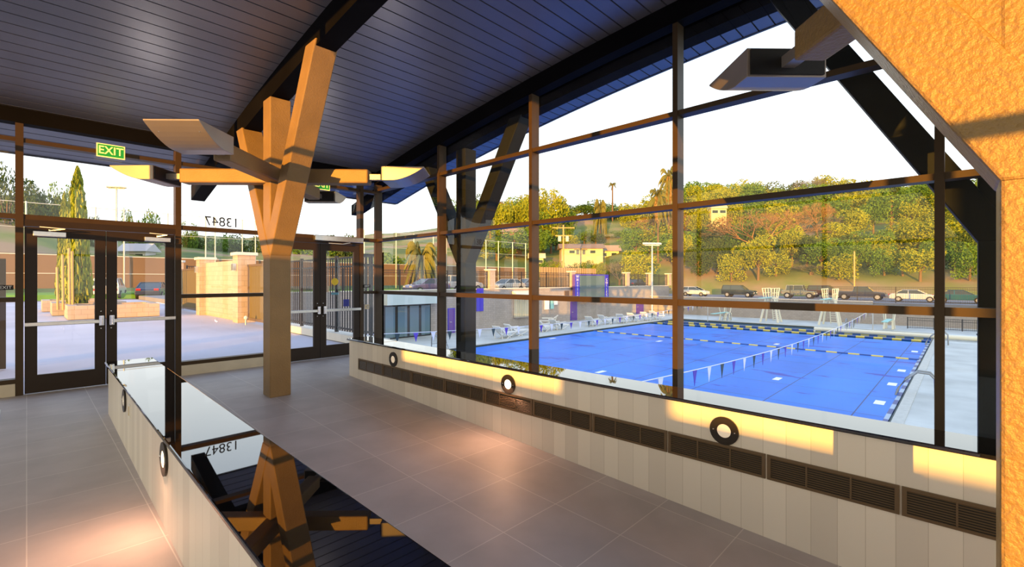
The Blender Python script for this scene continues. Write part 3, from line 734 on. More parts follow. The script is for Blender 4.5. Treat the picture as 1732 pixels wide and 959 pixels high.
MB().prism([(-1.0,3.15),(0,3.55),(0,3.85),(-1.0,3.35)], 'x', -.3, W_+.3).build('awning', M['cap'], t)
MB().box(-.1, W_+.1, -.35, 0, .92, 1.0).build('counter', M['block_g'], t)
for k, (a, b_, lab) in enumerate(((757, 769, 'purple door in the pool wall beside the dark storefront'), (964.5, 975.5, 'purple door in the pool wall below the scoreboard'), (1076, 1088, 'purple door right of the paper notices, left of the light mast'), (1101, 1113, 'purple door just behind the light mast'), (1119, 1131, 'purple door at the right end of the pool wall'))):
    x0, x1 = xonY(a, 35), xonY(b_, 35); x1 = min(x1, x0+1.5) if k not in (2,3,4) else x1
    t = thing('purple_door', lab, 'door', (x0, 34.99, DK)); ww = x1-x0
    MB().box(0, ww, -.05, 0, 0, 2.35).build('frame', M['blue_paint'], t)
    MB().box(.08, ww-.08, -.08, -.05, .03, 2.27).build('leaf', M['purple'], t)
    MB().tube([(.2,-.08,1.05),(.2,-.16,1.05),(.35,-.16,1.05)], .03, 6).build('handle', M['steel'], t)
for a, z, ww, hh, lab, mm in ((925.0, -1.15, 1.0, 1.3, 'tall white paper notice on the pool wall', 'pw'), (932, -1.15, .8, 1.25, 'blue and white notice between two white ones on the pool wall', 'aqua'), (938.7, -.95, .8, .75, 'small white notice right of the blue and white notice', 'pw'), (811, -.35, .9, 2.3, 'purple framed blue board on the pool wall', 'blue_paint'), (958, -.15, .8, .9, 'grey wall vent left of the purple door under the scoreboard', 'vent')):
    x = xonY(a, 35); tag(MB().box(x-ww/2, x+ww/2, 34.9, 34.99, z-hh/2, z+hh/2).build('wall_notice' if mm != 'vent' else 'wall_vent', M[mm]), lab, 'notice' if mm != 'vent' else 'vent')
for a, lab in ((992, 'left of two white floodlights on the pool wall'), (999, 'right of two white floodlights on the pool wall')):
    t = thing('floodlight', lab, 'floodlight', (xonY(a, 35), 34.88, -.15))
    MB().prism([(-.35,-.25),(-.5,.1),(-.05,.25),(-.0,-.1)], 'x', -.28, .28).build('head', M['white'], t); MB().bar((0,-.1,0),(0,0,-.1),.08).build('bracket', M['steel'], t)
# scoreboard
x0, x1 = xonY(968.5, 34.6), xonY(1025, 34.6)
t = thing('scoreboard', 'purple framed scoreboard with WHITTIER and COLLEGE in white letters', 'scoreboard', (x0, 34.25, 0)); W_ = x1-x0; z0, z1 = -1.05, 2.32
MB().box(0, W_, -.0, .36, z0, z1).build('cabinet', M['purple'], t)
MB().box(.95, W_-.95, -.05, 0, z0+.05, z1-.12).build('display', M['sf_glass'], t)
for a, b_, word in ((.0, .92, 'WHITTIER'), (W_-.92, W_, 'COLLEGE')):
    p = MB().box(a, b_, -.04, 0, z0, z1).build('side_panel', M['blue_paint'], t)
    n = len(word)
    for k, chh in enumerate(word): put_text(chh, .46, M['pw'], 'letter', p, ((a+b_)/2, -.06, z1-.28-(k+(8-n)*.9)*.405), (PI/2, 0, 0), .01, sx=1.15)
MB().bar((0,-.03,z1-.03),(W_,-.03,z1-.03),.06,.1).build('top_trim', M['blue_paint'], t)
# light mast
def mast(x, y, z0, h, label, nh=4, r=.11, name='light_mast', m='white'):
    t = thing(name, label, 'light pole', (x, y, z0))
    MB().tube([(0,0,0),(0,0,h)], r, 10, r*.75).build('pole', M[m], t)
    MB().bar((-.9,.6,h-.1),(.9,-.6,h-.1),.1).build('cross_arm', M[m], t)
    for k in range(nh): a = -1+2*k/(nh-1); MB().box(-.42+a*.7, .42+a*.7, -.32-a*.5, .32-a*.5, h, h+.24).build('lamp_head', M[m], t, .05)
p = at(1103, 63); mast(p.x, p.y, DK, 9.8, 'white pool light mast with four lamp heads in front of the far wall', 4)
# loungers along the left deck
def lounger(name='pool_lounger'):
    t = thing(name, 'x', 'lounge chair', (0,0,0), 0, 'white loungers on the far side of the pool')
    MB().box(-.95, .25, -.32, .32, .36, .41).build('seat', M['white'], t, .01)
    MB().prism([(.25,.36),(.95,.85),(.93,.90),(.22,.41)], 'y', -.32, .32).build('backrest', M['white'], t)
    f = MB()
    for s in (-.33, .33):
        f.bar((-.9,s,.36),(.1,s,0),.045).bar((-.3,s,0),(.5,s,.5),.045).bar((-.95,s,.38),(.3,s,.38),.05).bar((.8,s,.8),(.6,s,0),.04).bar((-.5,s,.62),(.5,s,.62),.05)
    f.build('frame', M['white'], t)
    return t
lg = lounger(); pos = [(853,570,.4),(873,566,.2),(918,559,.5),(926,548,2.6),(945,556,.3),(1003,550,.4),(1026,547,.2),(1053,545,.5),(1073,543,.3),(1094,541,.4),(1111,539,.2)]
for k, (u, v, a) in enumerate(pos):
    d = 5*FPX/(v-CV)*.985; p = at(u, d)
    y = max(28.2, min(p.y, 33.5)); x = xonY(u, y); loc = (x, y, DK); rz_ = PI+a-.3
    lb = 'white pool lounger on the far deck, %s from the left' % ords[k]
    if k == 0: lg.location = loc; lg.rotation_euler = (0,0,rz_); lg['label'] = lb; lg.scale = (1.25,)*3
    else: dup(lg, loc, rz_, lb, 1.25)

# ------------------------------------------------------------------ entrance court
XB = 5.9
cw = thing('court_curb', 'pale concrete curb under the black picket fence by the right door', 'curb', (XB, 9.9, 0))
MB().box(-.25, .15, 0, 7.2, 0, .20).build('curb', M['cap'], cw)
picket_fence((XB-.05, 16.9), (XB-.05, 9.95), .20, 2.22, 4, 'tall black picket fence outside the right double door', .14, bar=.024)
picket_fence((XB-.05, 9.95), (XB-.60, 9.95), .02, 2.22, 2, 'narrow black gate panel outside beside the corner mullion', .11, bar=.03)
bw = tag(MB().box(XB-.1, XB+.1, 20.3, 25.4, -.02, 2.40).build('block_wall', M['block']), 'tan concrete block wall across the entrance court', 'wall')
for k, (y, hh) in enumerate(((20.05, 2.55), (25.7, 2.55), (32.0, 2.6))):
    pillar(XB-.05, y, -.02, hh, .62, 'block pillar with white cap in the entrance court, %s' % ('nearest the branching column','middle of three','farthest, behind the wooden gate')[k])
    t = thing('wall_sconce', 'small metal sconce on the %s block pillar' % ('nearest','middle','farthest')[k], 'wall light', (XB-.36, y-.1, hh-.45))
    MB().box(-.14, 0, -.12, .12, -.13, .13).build('shade', M['steel'], t, .01); MB().box(-.12, -.02, -.1, .1, -.14, -.13).build('lens', M['lens_off'], t)
M['gate'] = mat('olive brown gate mesh', (.16,.12,.04), .6)
for y0, y1, lb in ((26.1, 31.6, 'brown slatted gate between the middle and farthest block pillars'), (17.1, 19.7, 'brown slatted gate between the nearest block pillar and the black fence')):
    t = thing('slatted_gate', lb, 'gate', (XB, y0, 0))
    MB().box(-.04,.04,0,.08,.08,2.2).box(-.04,.04,y1-y0-.08,y1-y0,.08,2.2).box(-.04,.04,0,y1-y0,2.12,2.2).box(-.04,.04,0,y1-y0,.08,.18).build('frame', M['vent'], t)
    b = MB(); n = int((y1-y0)/.11)
    for k in range(n): b.box(-.015,.015,.09+k*(y1-y0-.2)/n,.09+k*(y1-y0-.2)/n+.085,.18,2.12)
    b.build('slats', M['gate'], t)
for k, (x, y, w_) in enumerate(((1.15, 26.0, 3.0), (.80, 29.6, 2.6), (.55, 33.6, 2.5))):
    t = thing('planter', 'low pinkish block planter in the court, %s' % ('nearest to the doors','second from the doors','farthest from the doors')[k], 'planter', (x, y, 0))
    MB().box(0, w_, 0, .3, 0, .56).box(0, .3, .3, 2.2, 0, .56).box(w_-.3, w_, .3, 2.2, 0, .56).box(0, w_, 2.2, 2.5, 0, .56).build('box', M['block'], t)
    MB().box(.3, w_-.3, .3, 2.2, .0, .46).build('soil', M['trunk'], t)
for k, (u, v0, v1) in enumerate(((98, 452, 498), (107, 430, 503), (118, 420, 512), (123.5, 425, 516))):
    d = 20.6-.2*k; p = at(u, d); q = at(u-1.5, d)
    tag(MB().tube([(p.x, p.y, .3), (q.x, q.y, zof(v0, d))], .045, 8).build('tree_stake', M['stake']), 'wooden tree stake in the planters, %s from the left' % ords[k], 'stake')
picket_fence((-1.9, 12.5), (-.30, 12.5), 0, 1.95, 3, 'short black fence outside left of the left double door', .12, bar=.03)
t = thing('ground_light', 'small round light at the foot of the court wall', 'light', (XB-.42, 18.6, .25)); MB().ball((0,0,0), .07, 12, 8).build('globe', M['white'], t); MB().tube([(0,0,-.25),(0,0,-.05)], .03, 8).build('stem', M['steel'], t)

# sports field fence beyond the lot
SFY = 60
st(MB().box(-60, 130, 52, 62.5, -.1, .45).build('ground_field', M['lawn']))
sc_ = thing('windscreen_fence', 'long brown windscreen fence along the sports field', 'fence', (0, SFY, .3))
MB().box(-30, 66, 0, .05, .55, 3.6).build('screen', M['screen'], sc_); MB().box(-30, 66, -.03, .06, 3.6, 3.68).box(-30, 66, -.05, 0, 1.9, 1.96).build('rails', M['pole'], sc_)
for k, u in enumerate((44, 162, 210, 284, 348, 364, 410, 432, 616, 670, 700, 733, 755, 822, 843, 867, 889)):
    x = xonY(u, SFY-.3); t = tag(MB().tube([(x, SFY-.3, .3), (x, SFY-.3, 8.6)], .06 if u < 500 else .08, 8).build('net_pole', M['pole']), 'tall thin net pole of the sports field, %s from the left' % ords[k], 'pole')
tag(MB().tube([(-30, SFY-.3, 8.5), (66, SFY-.3, 8.5)], .03, 5).tube([(-30, SFY-.3, 6.3), (66, SFY-.3, 6.3)], .02, 5).build('net_cable', M['pole']), 'thin cable strung along the tops of the net poles', 'cable')
p = at(197, 70); mast(p.x, p.y, .3, zof(318, 70)-.3, 'tall sports field light pole above the left double door', 4, .16, 'field_light', 'pole')
tag(MB().box(xonY(718, SFY-.4), xonY(728, SFY-.4), SFY-.42, SFY-.36, 3.9, 5.3).build('field_sign', M['pw']), 'square white sign high on the field fence', 'sign')

# ------------------------------------------------------------------ hills
def interp(tab, u):
    if u <= tab[0][0]: return tab[0][1]
    for (a, x), (b, y) in zip(tab, tab[1:]):
        if u <= b: f = (u-a)/(b-a); f = f*f*(3-2*f); return x+(y-x)*f
    return tab[-1][1]
VT = [(-900,330),(-200,310),(0,322),(60,330),(112,368),(150,388),(290,396),(440,402),(600,402),(640,397),(735,386),(800,380),(905,376),(1000,366),(1150,356),(1300,352),(1450,350),(1590,345),(1700,340),(2600,350)]
DR = [(-900,90),(100,105),(150,150),(300,200),(600,300),(735,300),(830,200),(1000,190),(1200,165),(1700,150),(2600,150)]
def D0(u):
    t = (u-CU)/FPX
    a = 86/(CH+SH*t) if CH+SH*t > .45 else 1e9
    b = 66/(SH-CH*t) if SH-CH*t > .3 else 1e9
    return min(a, b, 140)
def hz(u, d):
    d0, dr = D0(u), interp(DR, u); dr = max(dr, d0+30)
    z0 = .2 if u < 800 else -1.0 if u > 950 else .2-1.2*(u-800)/150
    zr = zof(interp(VT, u), dr)
    f = max(0, min(1, (d-d0)/(dr-d0))); f = f**.85
    wv = .8*math.sin(u*.031+d*.05)+.6*math.sin(u*.011-d*.09)
    return z0-.15+(zr-z0)*f+wv*f*1.2-(max(0, d-dr)*.12)
hb_ = MB(); vs = []; cols = list(range(-900, 2401, 30)); rows = 30
for u in cols:
    d0, dr = D0(u), max(interp(DR, u), D0(u)+30)
    for j in range(rows+1): d = d0+(dr+60-d0)*j/rows; q = at(u, d); vs.append((q.x, q.y, hz(u, d)))
fs = [(i*(rows+1)+j, (i+1)*(rows+1)+j, (i+1)*(rows+1)+j+1, i*(rows+1)+j+1) for i in range(len(cols)-1) for j in range(rows)]
def hill_mat():
    m = mat('dry grass and scrub', (.2,.15,.08), .95); t = m.node_tree; b = t.nodes['Principled BSDF']
    tcn = t.nodes.new('ShaderNodeTexCoord'); n = t.nodes.new('ShaderNodeTexNoise'); n.inputs['Scale'].default_value = .06; n.inputs['Detail'].default_value = 9; t.links.new(tcn.outputs['Object'], n.inputs['Vector'])
    r = t.nodes.new('ShaderNodeValToRGB'); t.links.new(n.outputs[0], r.inputs[0]); c = r.color_ramp
    c.elements[0].position = .38; c.elements[0].color = (.07,.12,.025,1); c.elements[1].position = .62; c.elements[1].color = (.30,.20,.12,1)
    e = c.elements.new(.5); e.color = (.17,.19,.04,1)
    t.links.new(r.outputs[0], b.inputs['Base Color']); return m
hb_.add(vs, fs, True); st(hb_.build('hillside', hill_mat()))

# ------------------------------------------------------------------ trees (unit height, unit crown width)
def leaf(mb, c, s, rnd):
    n = Vector((rnd.uniform(-1,1), rnd.uniform(-1,1), rnd.uniform(-.4,1))).normalized()
    a = n.orthogonal().normalized(); a = (Matrix.Rotation(rnd.uniform(0, 6.28), 3, n) @ a)*s; b = n.cross(a)*.55
    i = len(mb.v); mb.v += [tuple(c-a), tuple(c+b), tuple(c+a), tuple(c-b)]; mb.f.append([i,i+1,i+2,i+3]); mb.sm.append(False)
PROTO = {}
def proto(kind, m):
    key = (kind, m)
    if key in PROTO: return PROTO[key]
    rnd = random.Random(hash(kind) % 1 + len(kind)*13+len(m)*7)
    f = MB(); tr = MB(); xtra = None
    if kind in ('round', 'tall', 'bush'):
        zc_, hz_ = {'round': (.62,.38), 'tall': (.60,.40), 'bush': (.48,.48)}[kind]
        bl_ = [(Vector((0,0,zc_)), .34)]
        for k in range(13 if kind != 'tall' else 9):
            a = rnd.uniform(0, 6.28); r = rnd.uniform(.18, .34); z = zc_+rnd.uniform(-1,1)*hz_*.62
            bl_.append((Vector((r*math.cos(a), r*math.sin(a), z)), rnd.uniform(.12,.22)))
        for c, r in bl_:
            for k in range(int(170*(r/.18)**1.6)):
                v = Vector((rnd.gauss(0,1), rnd.gauss(0,1), rnd.gauss(0,1))).normalized()*r*rnd.uniform(.72,1.06)
                v.z *= hz_/.42; leaf(f, c+v, rnd.uniform(.018,.034), rnd)
        tr.tube([(0,0,0),(.01,0,.3),(0,.01,zc_)], .035, 7, .02)
        for k in range(5): a = k*1.26; tr.tube([(0,0,.28),(.2*math.cos(a),.2*math.sin(a),zc_)], .015, 5, .006)
    elif kind == 'cypress':
        for k in range(4200):
            z = rnd.uniform(.05, 1); r = .5*(1-z)**.55*min(1, z*6)*(.92+.08*math.sin(z*9+k%3)); a = rnd.uniform(0, 6.28); rr = r*rnd.uniform(.6,1.05)
            leaf(f, Vector((rr*math.cos(a), rr*math.sin(a), z)), rnd.uniform(.03,.055) if r > .1 else .03, rnd)
        tr.tube([(0,0,0),(0,0,.9)], .05, 7, .01)
    elif kind == 'bare':
        def br(p, d, l, r, n):
            q = p+d*l; f.tube([p, q], r, 4, r*.6, False)
            if n:
                for k in range(4 if n > 1 else 5):
                    nd = (d+Vector((rnd.uniform(-1,1), rnd.uniform(-1,1), rnd.uniform(-.35,.6)))*.85).normalized()
                    br(q, nd, l*rnd.uniform(.62,.85), r*.55, n-1)
        for k in range(6):
            a = k*1.05; br(Vector((0,0,.22)), Vector((math.cos(a)*.8, math.sin(a)*.8, .75)).normalized(), .20, .012, 4)
        tr.tube([(0,0,0),(0,0,.25)], .04, 7, .03)
    elif kind in ('palm', 'palm_tall', 'palm_bush'):
        R, zt, nf = {'palm': (.5, .74, 46), 'palm_tall': (.5, .90, 40), 'palm_bush': (.5, .35, 60)}[kind]; zs = {'palm': .26, 'palm_tall': .10, 'palm_bush': .55}[kind]
        for k in range(nf):
            a = rnd.uniform(0, 6.28); el = rnd.uniform(-.5, 1.3); n = 9; d = Vector((math.cos(a), math.sin(a), 0)); prv = None
            for j in range(n+1):
                s = j/n; rr = R*s*math.cos(el*.6); z = zt+zs*(math.sin(el)*s*1.1-.75*s*s); p = Vector((d.x*rr, d.y*rr, z))
                wd = .055*(1-s*.7)*(.4+s)
                side = Vector((-d.y, d.x, 0))
                if prv is not None:
                    pa, pw = prv; i = len(f.v)
                    for sg in (-1, 1):
                        i = len(f.v); f.v += [tuple(pa), tuple(p), tuple(p+side*wd*sg*1.3+Vector((0,0,-.03*zs/.26))), tuple(pa+side*pw*sg+Vector((0,0,-.02*zs/.26)))]; f.f.append([i,i+1,i+2,i+3]); f.sm.append(False)
                prv = (p, wd)
        tw = {'palm': .045, 'palm_tall': .10, 'palm_bush': .07}[kind]
        tr.tube([(0,0,0),(0,0,zt)], tw, 8, tw*.7)
        if kind == 'palm':
            xtra = MB()
            for k in range(500):
                z = rnd.uniform(.50, .74); a = rnd.uniform(0, 6.28); r = .17*rnd.uniform(.6,1)*(1-(.74-z)*1.2); leaf(xtra, Vector((r*math.cos(a), r*math.sin(a), z)), .04, rnd)
    mz = max(q[2] for q in f.v)
    for b_ in (f, tr, xtra):
        if b_: b_.v = [(q[0], q[1], q[2]/mz) for q in b_.v]
    fo = f.build('foliage' if kind != 'bare' else 'branches', M[m]); to = tr.build('trunk', M['trunk']); ex = xtra.build('dry_skirt', M['palm_dry']) if xtra else None
    PROTO[key] = (fo.data, to.data, ex.data if ex else None)
    for o in (fo, to, ex):
        if o: bpy.data.objects.remove(o)
    return PROTO[key]
def tree(kind, m, u, d, vtop, wpx, label, z0=None, name=None, group=None):
    fd, td, xd = proto(kind, m)
    p = at(u, d); z = hz(u, d) if z0 is None else z0
    h = zof(vtop, d)-z+.2; wd = wpx*d/FPX
    nm = name or {'round':'tree','tall':'tree','bush':'bush','cypress':'cypress_tree','bare':'bare_tree','palm':'palm_tree','palm_tall':'palm_tree','palm_bush':'palm_tree'}[kind]
    cat = {'bush':'bush','palm':'palm tree','palm_tall':'palm tree','palm_bush':'palm tree'}.get(kind, 'tree')
    t = thing(nm, label, cat, (p.x, p.y, z-.2), (u*7.13) % 6.28)
    t.scale = (wd, wd, max(h, .5))
    for nm_, me in (('foliage' if kind != 'bare' else 'branches', fd), ('trunk', td), ('dry_skirt', xd)):
        if me: o = bpy.data.objects.new(nm_, me); COL.objects.link(o); o.parent = t
    if group: t['group'] = group
    return t
# named trees
tree('cypress', 'leaf_y', 131, 21.2, 278, 46, 'tall narrow cypress in the planter seen through the left double door', .2)
tree('cypress', 'leaf_y', 109, 24.6, 322, 27, 'smaller cypress just left of the tall cypress', .2)
tree('palm_tall', 'palm', 1036, 170, 309, 15, 'thin lone palm rising high above the hilltop')
tree('palm_bush', 'palm', 1015, 150, 336, 24, 'short palm on the hilltop left of the thin lone palm')
tree('palm', 'palm', 1131, 110, 283, 36, 'tall fan palm touching the third mullion, right of its pair')
tree('palm', 'palm', 1113, 104, 319, 38, 'fan palm with dry skirt, left of the tallest fan palm')
tree('palm_bush', 'palm', 712, 66, 408, 62, 'broad low palm behind the field fence at the left', .3)
tree('round', 'leaf_y', 932, 135, 314, 62, 'big rounded yellow green tree at the left hilltop')
tree('round', 'leaf_g', 962, 140, 346, 30, 'small dark tree right of the big rounded yellow green tree')
tree('bare', 'leaf_r', 1283, 96, 352, 190, 'wide leafless rust coloured tree on the hillside')
tree('tall', 'leaf_d', 1335, 112, 340, 44, 'dark eucalyptus right of the rust coloured tree')
tree('bare', 'leaf_grey', 1372, 82, 447, 95, 'low grey leafless tree behind the parked jeep')
tree('cypress', 'leaf_d', 1480, 82, 450, 10, 'slim dark cypress behind the dark pickup')
tree('bush', 'leaf_g', 1530, 84, 428, 105, 'big green bush above the silver sedan')
tree('bush', 'leaf_d', 1640, 78, 445, 95, 'dark green bush at the far right behind the teal car')
tree('cypress', 'leaf_y', 1628, 130, 360, 28, 'yellow green cypress row tree at the far right, left one')
tree('cypress', 'leaf_y', 1643, 130, 362, 26, 'yellow green cypress row tree at the far right, right one')
tree('tall', 'leaf_d', 12, 70, 268, 52, 'dark tree on the left hill behind the leftmost pane', 5)
tree('round', 'leaf_d', 55, 72, 300, 58, 'rounded dark tree on the left hill, right of the leftmost mullion', 5)
tree('round', 'leaf_d', 88, 78, 328, 44, 'low dark tree at the foot of the left hill', 3)
tree('round', 'leaf_g', 108, 90, 308, 40, 'spreading tree on the left skyline just left of the cypress', 4)
tree('round', 'leaf_d', 165, 88, 362, 34, 'low dark tree right of the tall cypress', .3)
tree('round', 'leaf_g', 218, 92, 350, 22, 'round tree on the left skyline right of the field light pole', .3)
tree('round', 'leaf_g', 250, 95, 354, 46, 'spreading tree above the right leaf of the left double door', .3)
tree('round', 'leaf_g', 322, 110, 374, 30, 'small tree beneath the mirrored street number', .3)
tree('round', 'leaf_g', 660, 100, 425, 60, 'round olive tree beyond the field fence at the corner mullion', .3)
tree('round', 'leaf_y', 850, 130, 335, 44, 'yellow green tree between the outdoor column and the second mullion')
tree('round', 'leaf_y', 885, 132, 332, 46, 'yellow green tree just left of the second mullion')
tree('bare', 'leaf_grey', 1048, 100, 440, 60, 'low leafless tree right of the hillside house')
tree('round', 'leaf_y', 1080, 92, 420, 70, 'yellow leafy tree below the fan palms')
rnd = random.Random(11); k = 0
rowinfo = [(.10, 28, 62, ('bush','round')), (.38, 28, 62, ('round','bare','tall','round')), (.72, 30, 52, ('round','tall','round')), (.98, 34, 44, ('round','tall','round','bare')), (.22, 34, 52, ('bush','round')), (.54, 32, 58, ('round','round','tall')), (.86, 32, 46, ('round','tall'))]
rname = ['lowest row along the road', 'second row up the hillside', 'third row up the hillside', 'top row on the skyline', 'row just behind the lowest one', 'middle row halfway up the hillside', 'row just below the skyline']
for r_i, (fr_, step, hpx, kinds) in enumerate(rowinfo):
    u = 770+r_i*9 if r_i else 1150; n = 0
    while u < 1690:
        d0, dr = D0(u), interp(DR, u); d = d0+(dr-d0)*(fr_+rnd.uniform(-.04,.04))
        zg = hz(u, d); vb = CV-(zg-1.6)*FPX/d
        kd = rnd.choice(kinds); mm = {'bare': rnd.choice(['leaf_r','leaf_grey'])}.get(kd, rnd.choice(['leaf_y','leaf_g','leaf_g','leaf_d','leaf_y']))
        hp = hpx*rnd.uniform(.7,1.25)*(.45 if 935 < u < 1135 and r_i in (2, 3, 6) else 1)
        skip = (r_i in (1, 2, 4, 5) and 925 < u < 1068) or (r_i == 3 and 990 < u < 1060 and False)
        if not skip:
            tree(kd, mm, u, d, vb-hp, step*rnd.uniform(1.6,2.5), '%s %s, %s from the left in the %s' % ({'leaf_y':'yellow green','leaf_g':'green','leaf_d':'dark green','leaf_r':'rusty leafless','leaf_grey':'grey leafless'}[mm], 'bush' if kd == 'bush' else 'tree', ords[n], rname[r_i]), None, None, 'hillside trees')
            n += 1
        u += step*rnd.uniform(.8,1.2)
for k, u in enumerate((925, 948, 968, 990, 1012, 1040, 1062)):
    tree('bush', ('leaf_g','leaf_y','leaf_d')[k % 3], u, 104+(k*5) % 8, 437+(k*3) % 7, 34, 'low bush below the hillside houses, %s from the left' % ords[k], None, None, 'bushes below the houses')
for k, u in enumerate((918, 940, 966, 988, 1008, 1030, 1052, 1074)):
    tree(('round','tall')[k % 2], ('leaf_g','leaf_d','leaf_y')[k % 3], u, 132+(k*7) % 12, 388+(k*5) % 14, 40, 'tree standing behind the hillside houses, %s from the left' % ords[k], None, None, 'trees behind the hillside houses')
# left side far trees along the field
for k in range(14):
    u = 150+k*33+rnd.uniform(-6,6)
    if 440 < u < 500: continue
    tree('round', rnd.choice(['leaf_d','leaf_g']), u, 118+rnd.uniform(-8,8), 398+rnd.uniform(-6,8), 62, 'dark tree in the far row beyond the sports field, %s from the left' % ords[k], .3, None, 'trees beyond the sports field')

# ------------------------------------------------------------------ houses, poles
def house(u, d, wpx, vt, vb, wallc, roofc, label, dome=False, rz_=None):
    p = at(u, d); z0 = zof(vb, d)-.5; wd = wpx*d/FPX; hh = zof(vt, d)-z0; dep = wd*.55
    t = thing('house', label, 'house', (p.x, p.y, z0), (-math.atan2(CH, SH)) if rz_ is None else rz_)
    mw = mat('house wall', wallc, .8); mr_ = mat('house roof', roofc, .8)
    wh = hh*.58
    MB().box(-wd/2, wd/2, 0, dep, -5, wh).build('walls', mw, t)
    if dome:
        b = MB(); b.prism([(-wd*.55*math.cos(PI*k/12)+0, wh+(hh-wh)*math.sin(PI*k/12)) for k in range(13)], 'y', -.3, dep); b.build('roof', mr_, t)
    else:
        b = MB(); b.prism([(-.7, wh), (dep*.5, hh), (dep+.7, wh)], 'x', -wd/2-.6, wd/2+.6); b.build('roof', mr_, t)
    n = max(2, int(wd/4))
    for k in range(n):
        x = -wd/2+(k+.5)*wd/n
        f = MB().box(x-.8, x+.8, -.06, 0, wh*.35, wh*.8).build('window', M['white'], t); MB().box(x-.68, x+.68, -.09, -.06, wh*.38, wh*.77).build('pane', M['car_glass'], f)
    return t
house(985, 118, 70, 411, 430, (.62,.52,.42), (.25,.17,.12), 'long low pale house with brown roof on the hillside, left of the light mast')
house(1030, 122, 34, 414, 436, (.66,.58,.45), (.34,.26,.20), 'pale house end partly behind trees right of the long low house')
house(908, 120, 22, 428, 446, (.70,.66,.58), (.72,.70,.66), 'small white house just right of the second mullion')
house(1216, 112, 26, 343, 362, (.72,.62,.36), (.45,.44,.44), 'small yellow house with a rounded grey roof high on the hill', True)
house(1276, 100, 30, 418, 436, (.50,.30,.22), (.40,.38,.36), 'small brick house under the rust coloured tree')
house(1632, 92, 54, 402, 436, (.72,.72,.74), (.26,.18,.14), 'white house with brown roof at the far right')
house(866, 125, 34, 385, 400, (.48,.26,.14), (.30,.20,.14), 'brown wooden house on the hill above the white sedan')
#house(945, 128, 20, 352, 368, (.62,.40,.25), (.5,.4,.3), 'tan house under the big rounded yellow green tree')
house(225, 84, 42, 411, 440, (.62,.62,.66), (.46,.45,.50), 'grey roofed house beyond the windscreen, behind the left double door')
house(178, 90, 26, 416, 436, (.60,.55,.50), (.36,.28,.26), 'small house left of the grey roofed house, beyond the windscreen')
t = thing('utility_pole', 'wooden utility pole with cross arms and transformers on the hillside', 'utility pole', tuple(at(953, 96, hz(953, 96)-.3)))
hh = zof(378, 96)-hz(953, 96)
MB().tube([(0,0,0),(0,0,hh)], .22, 8, .16).build('pole', M['stake'], t); MB().bar((-1.6,1.6,hh-.6),(1.6,-1.6,hh-.6),.2).bar((-1.2,1.2,hh-2.2),(1.2,-1.2,hh-2.2),.2).build('cross_arm', M['stake'], t)
for s in (-1, 1): MB().tube([(.55*s,-.55*s,hh-3.4),(.55*s,-.55*s,hh-2.3)], .35, 10).build('transformer', M['pole'], t)
for u, vt, vb, d, lb in ((1445, 425, 512, 74, 'yellowish wooden pole rising behind the dark pickup'),):
    p = at(u, d); tag(MB().tube([(p.x, p.y, zof(vb, d)-.3), (p.x, p.y, zof(vt, d))], .12, 8, .1).build('wooden_pole', M['stake']), lb, 'pole')
b = thing('retaining_screen', 'long tan board wall above the pool wall left of the scoreboard', 'wall', (xonY(914, 39), 39, .3)); W_ = xonY(1008, 39)-xonY(914, 39)
MB().box(0, W_, 0, .15, 0, 3.0).build('boards', M['stake'], b)
q = MB()
for k in range(24): q.box(k*W_/24, k*W_/24+.06, -.03, 0, 0, 3.0)
q.build('battens', M['trunk'], b)

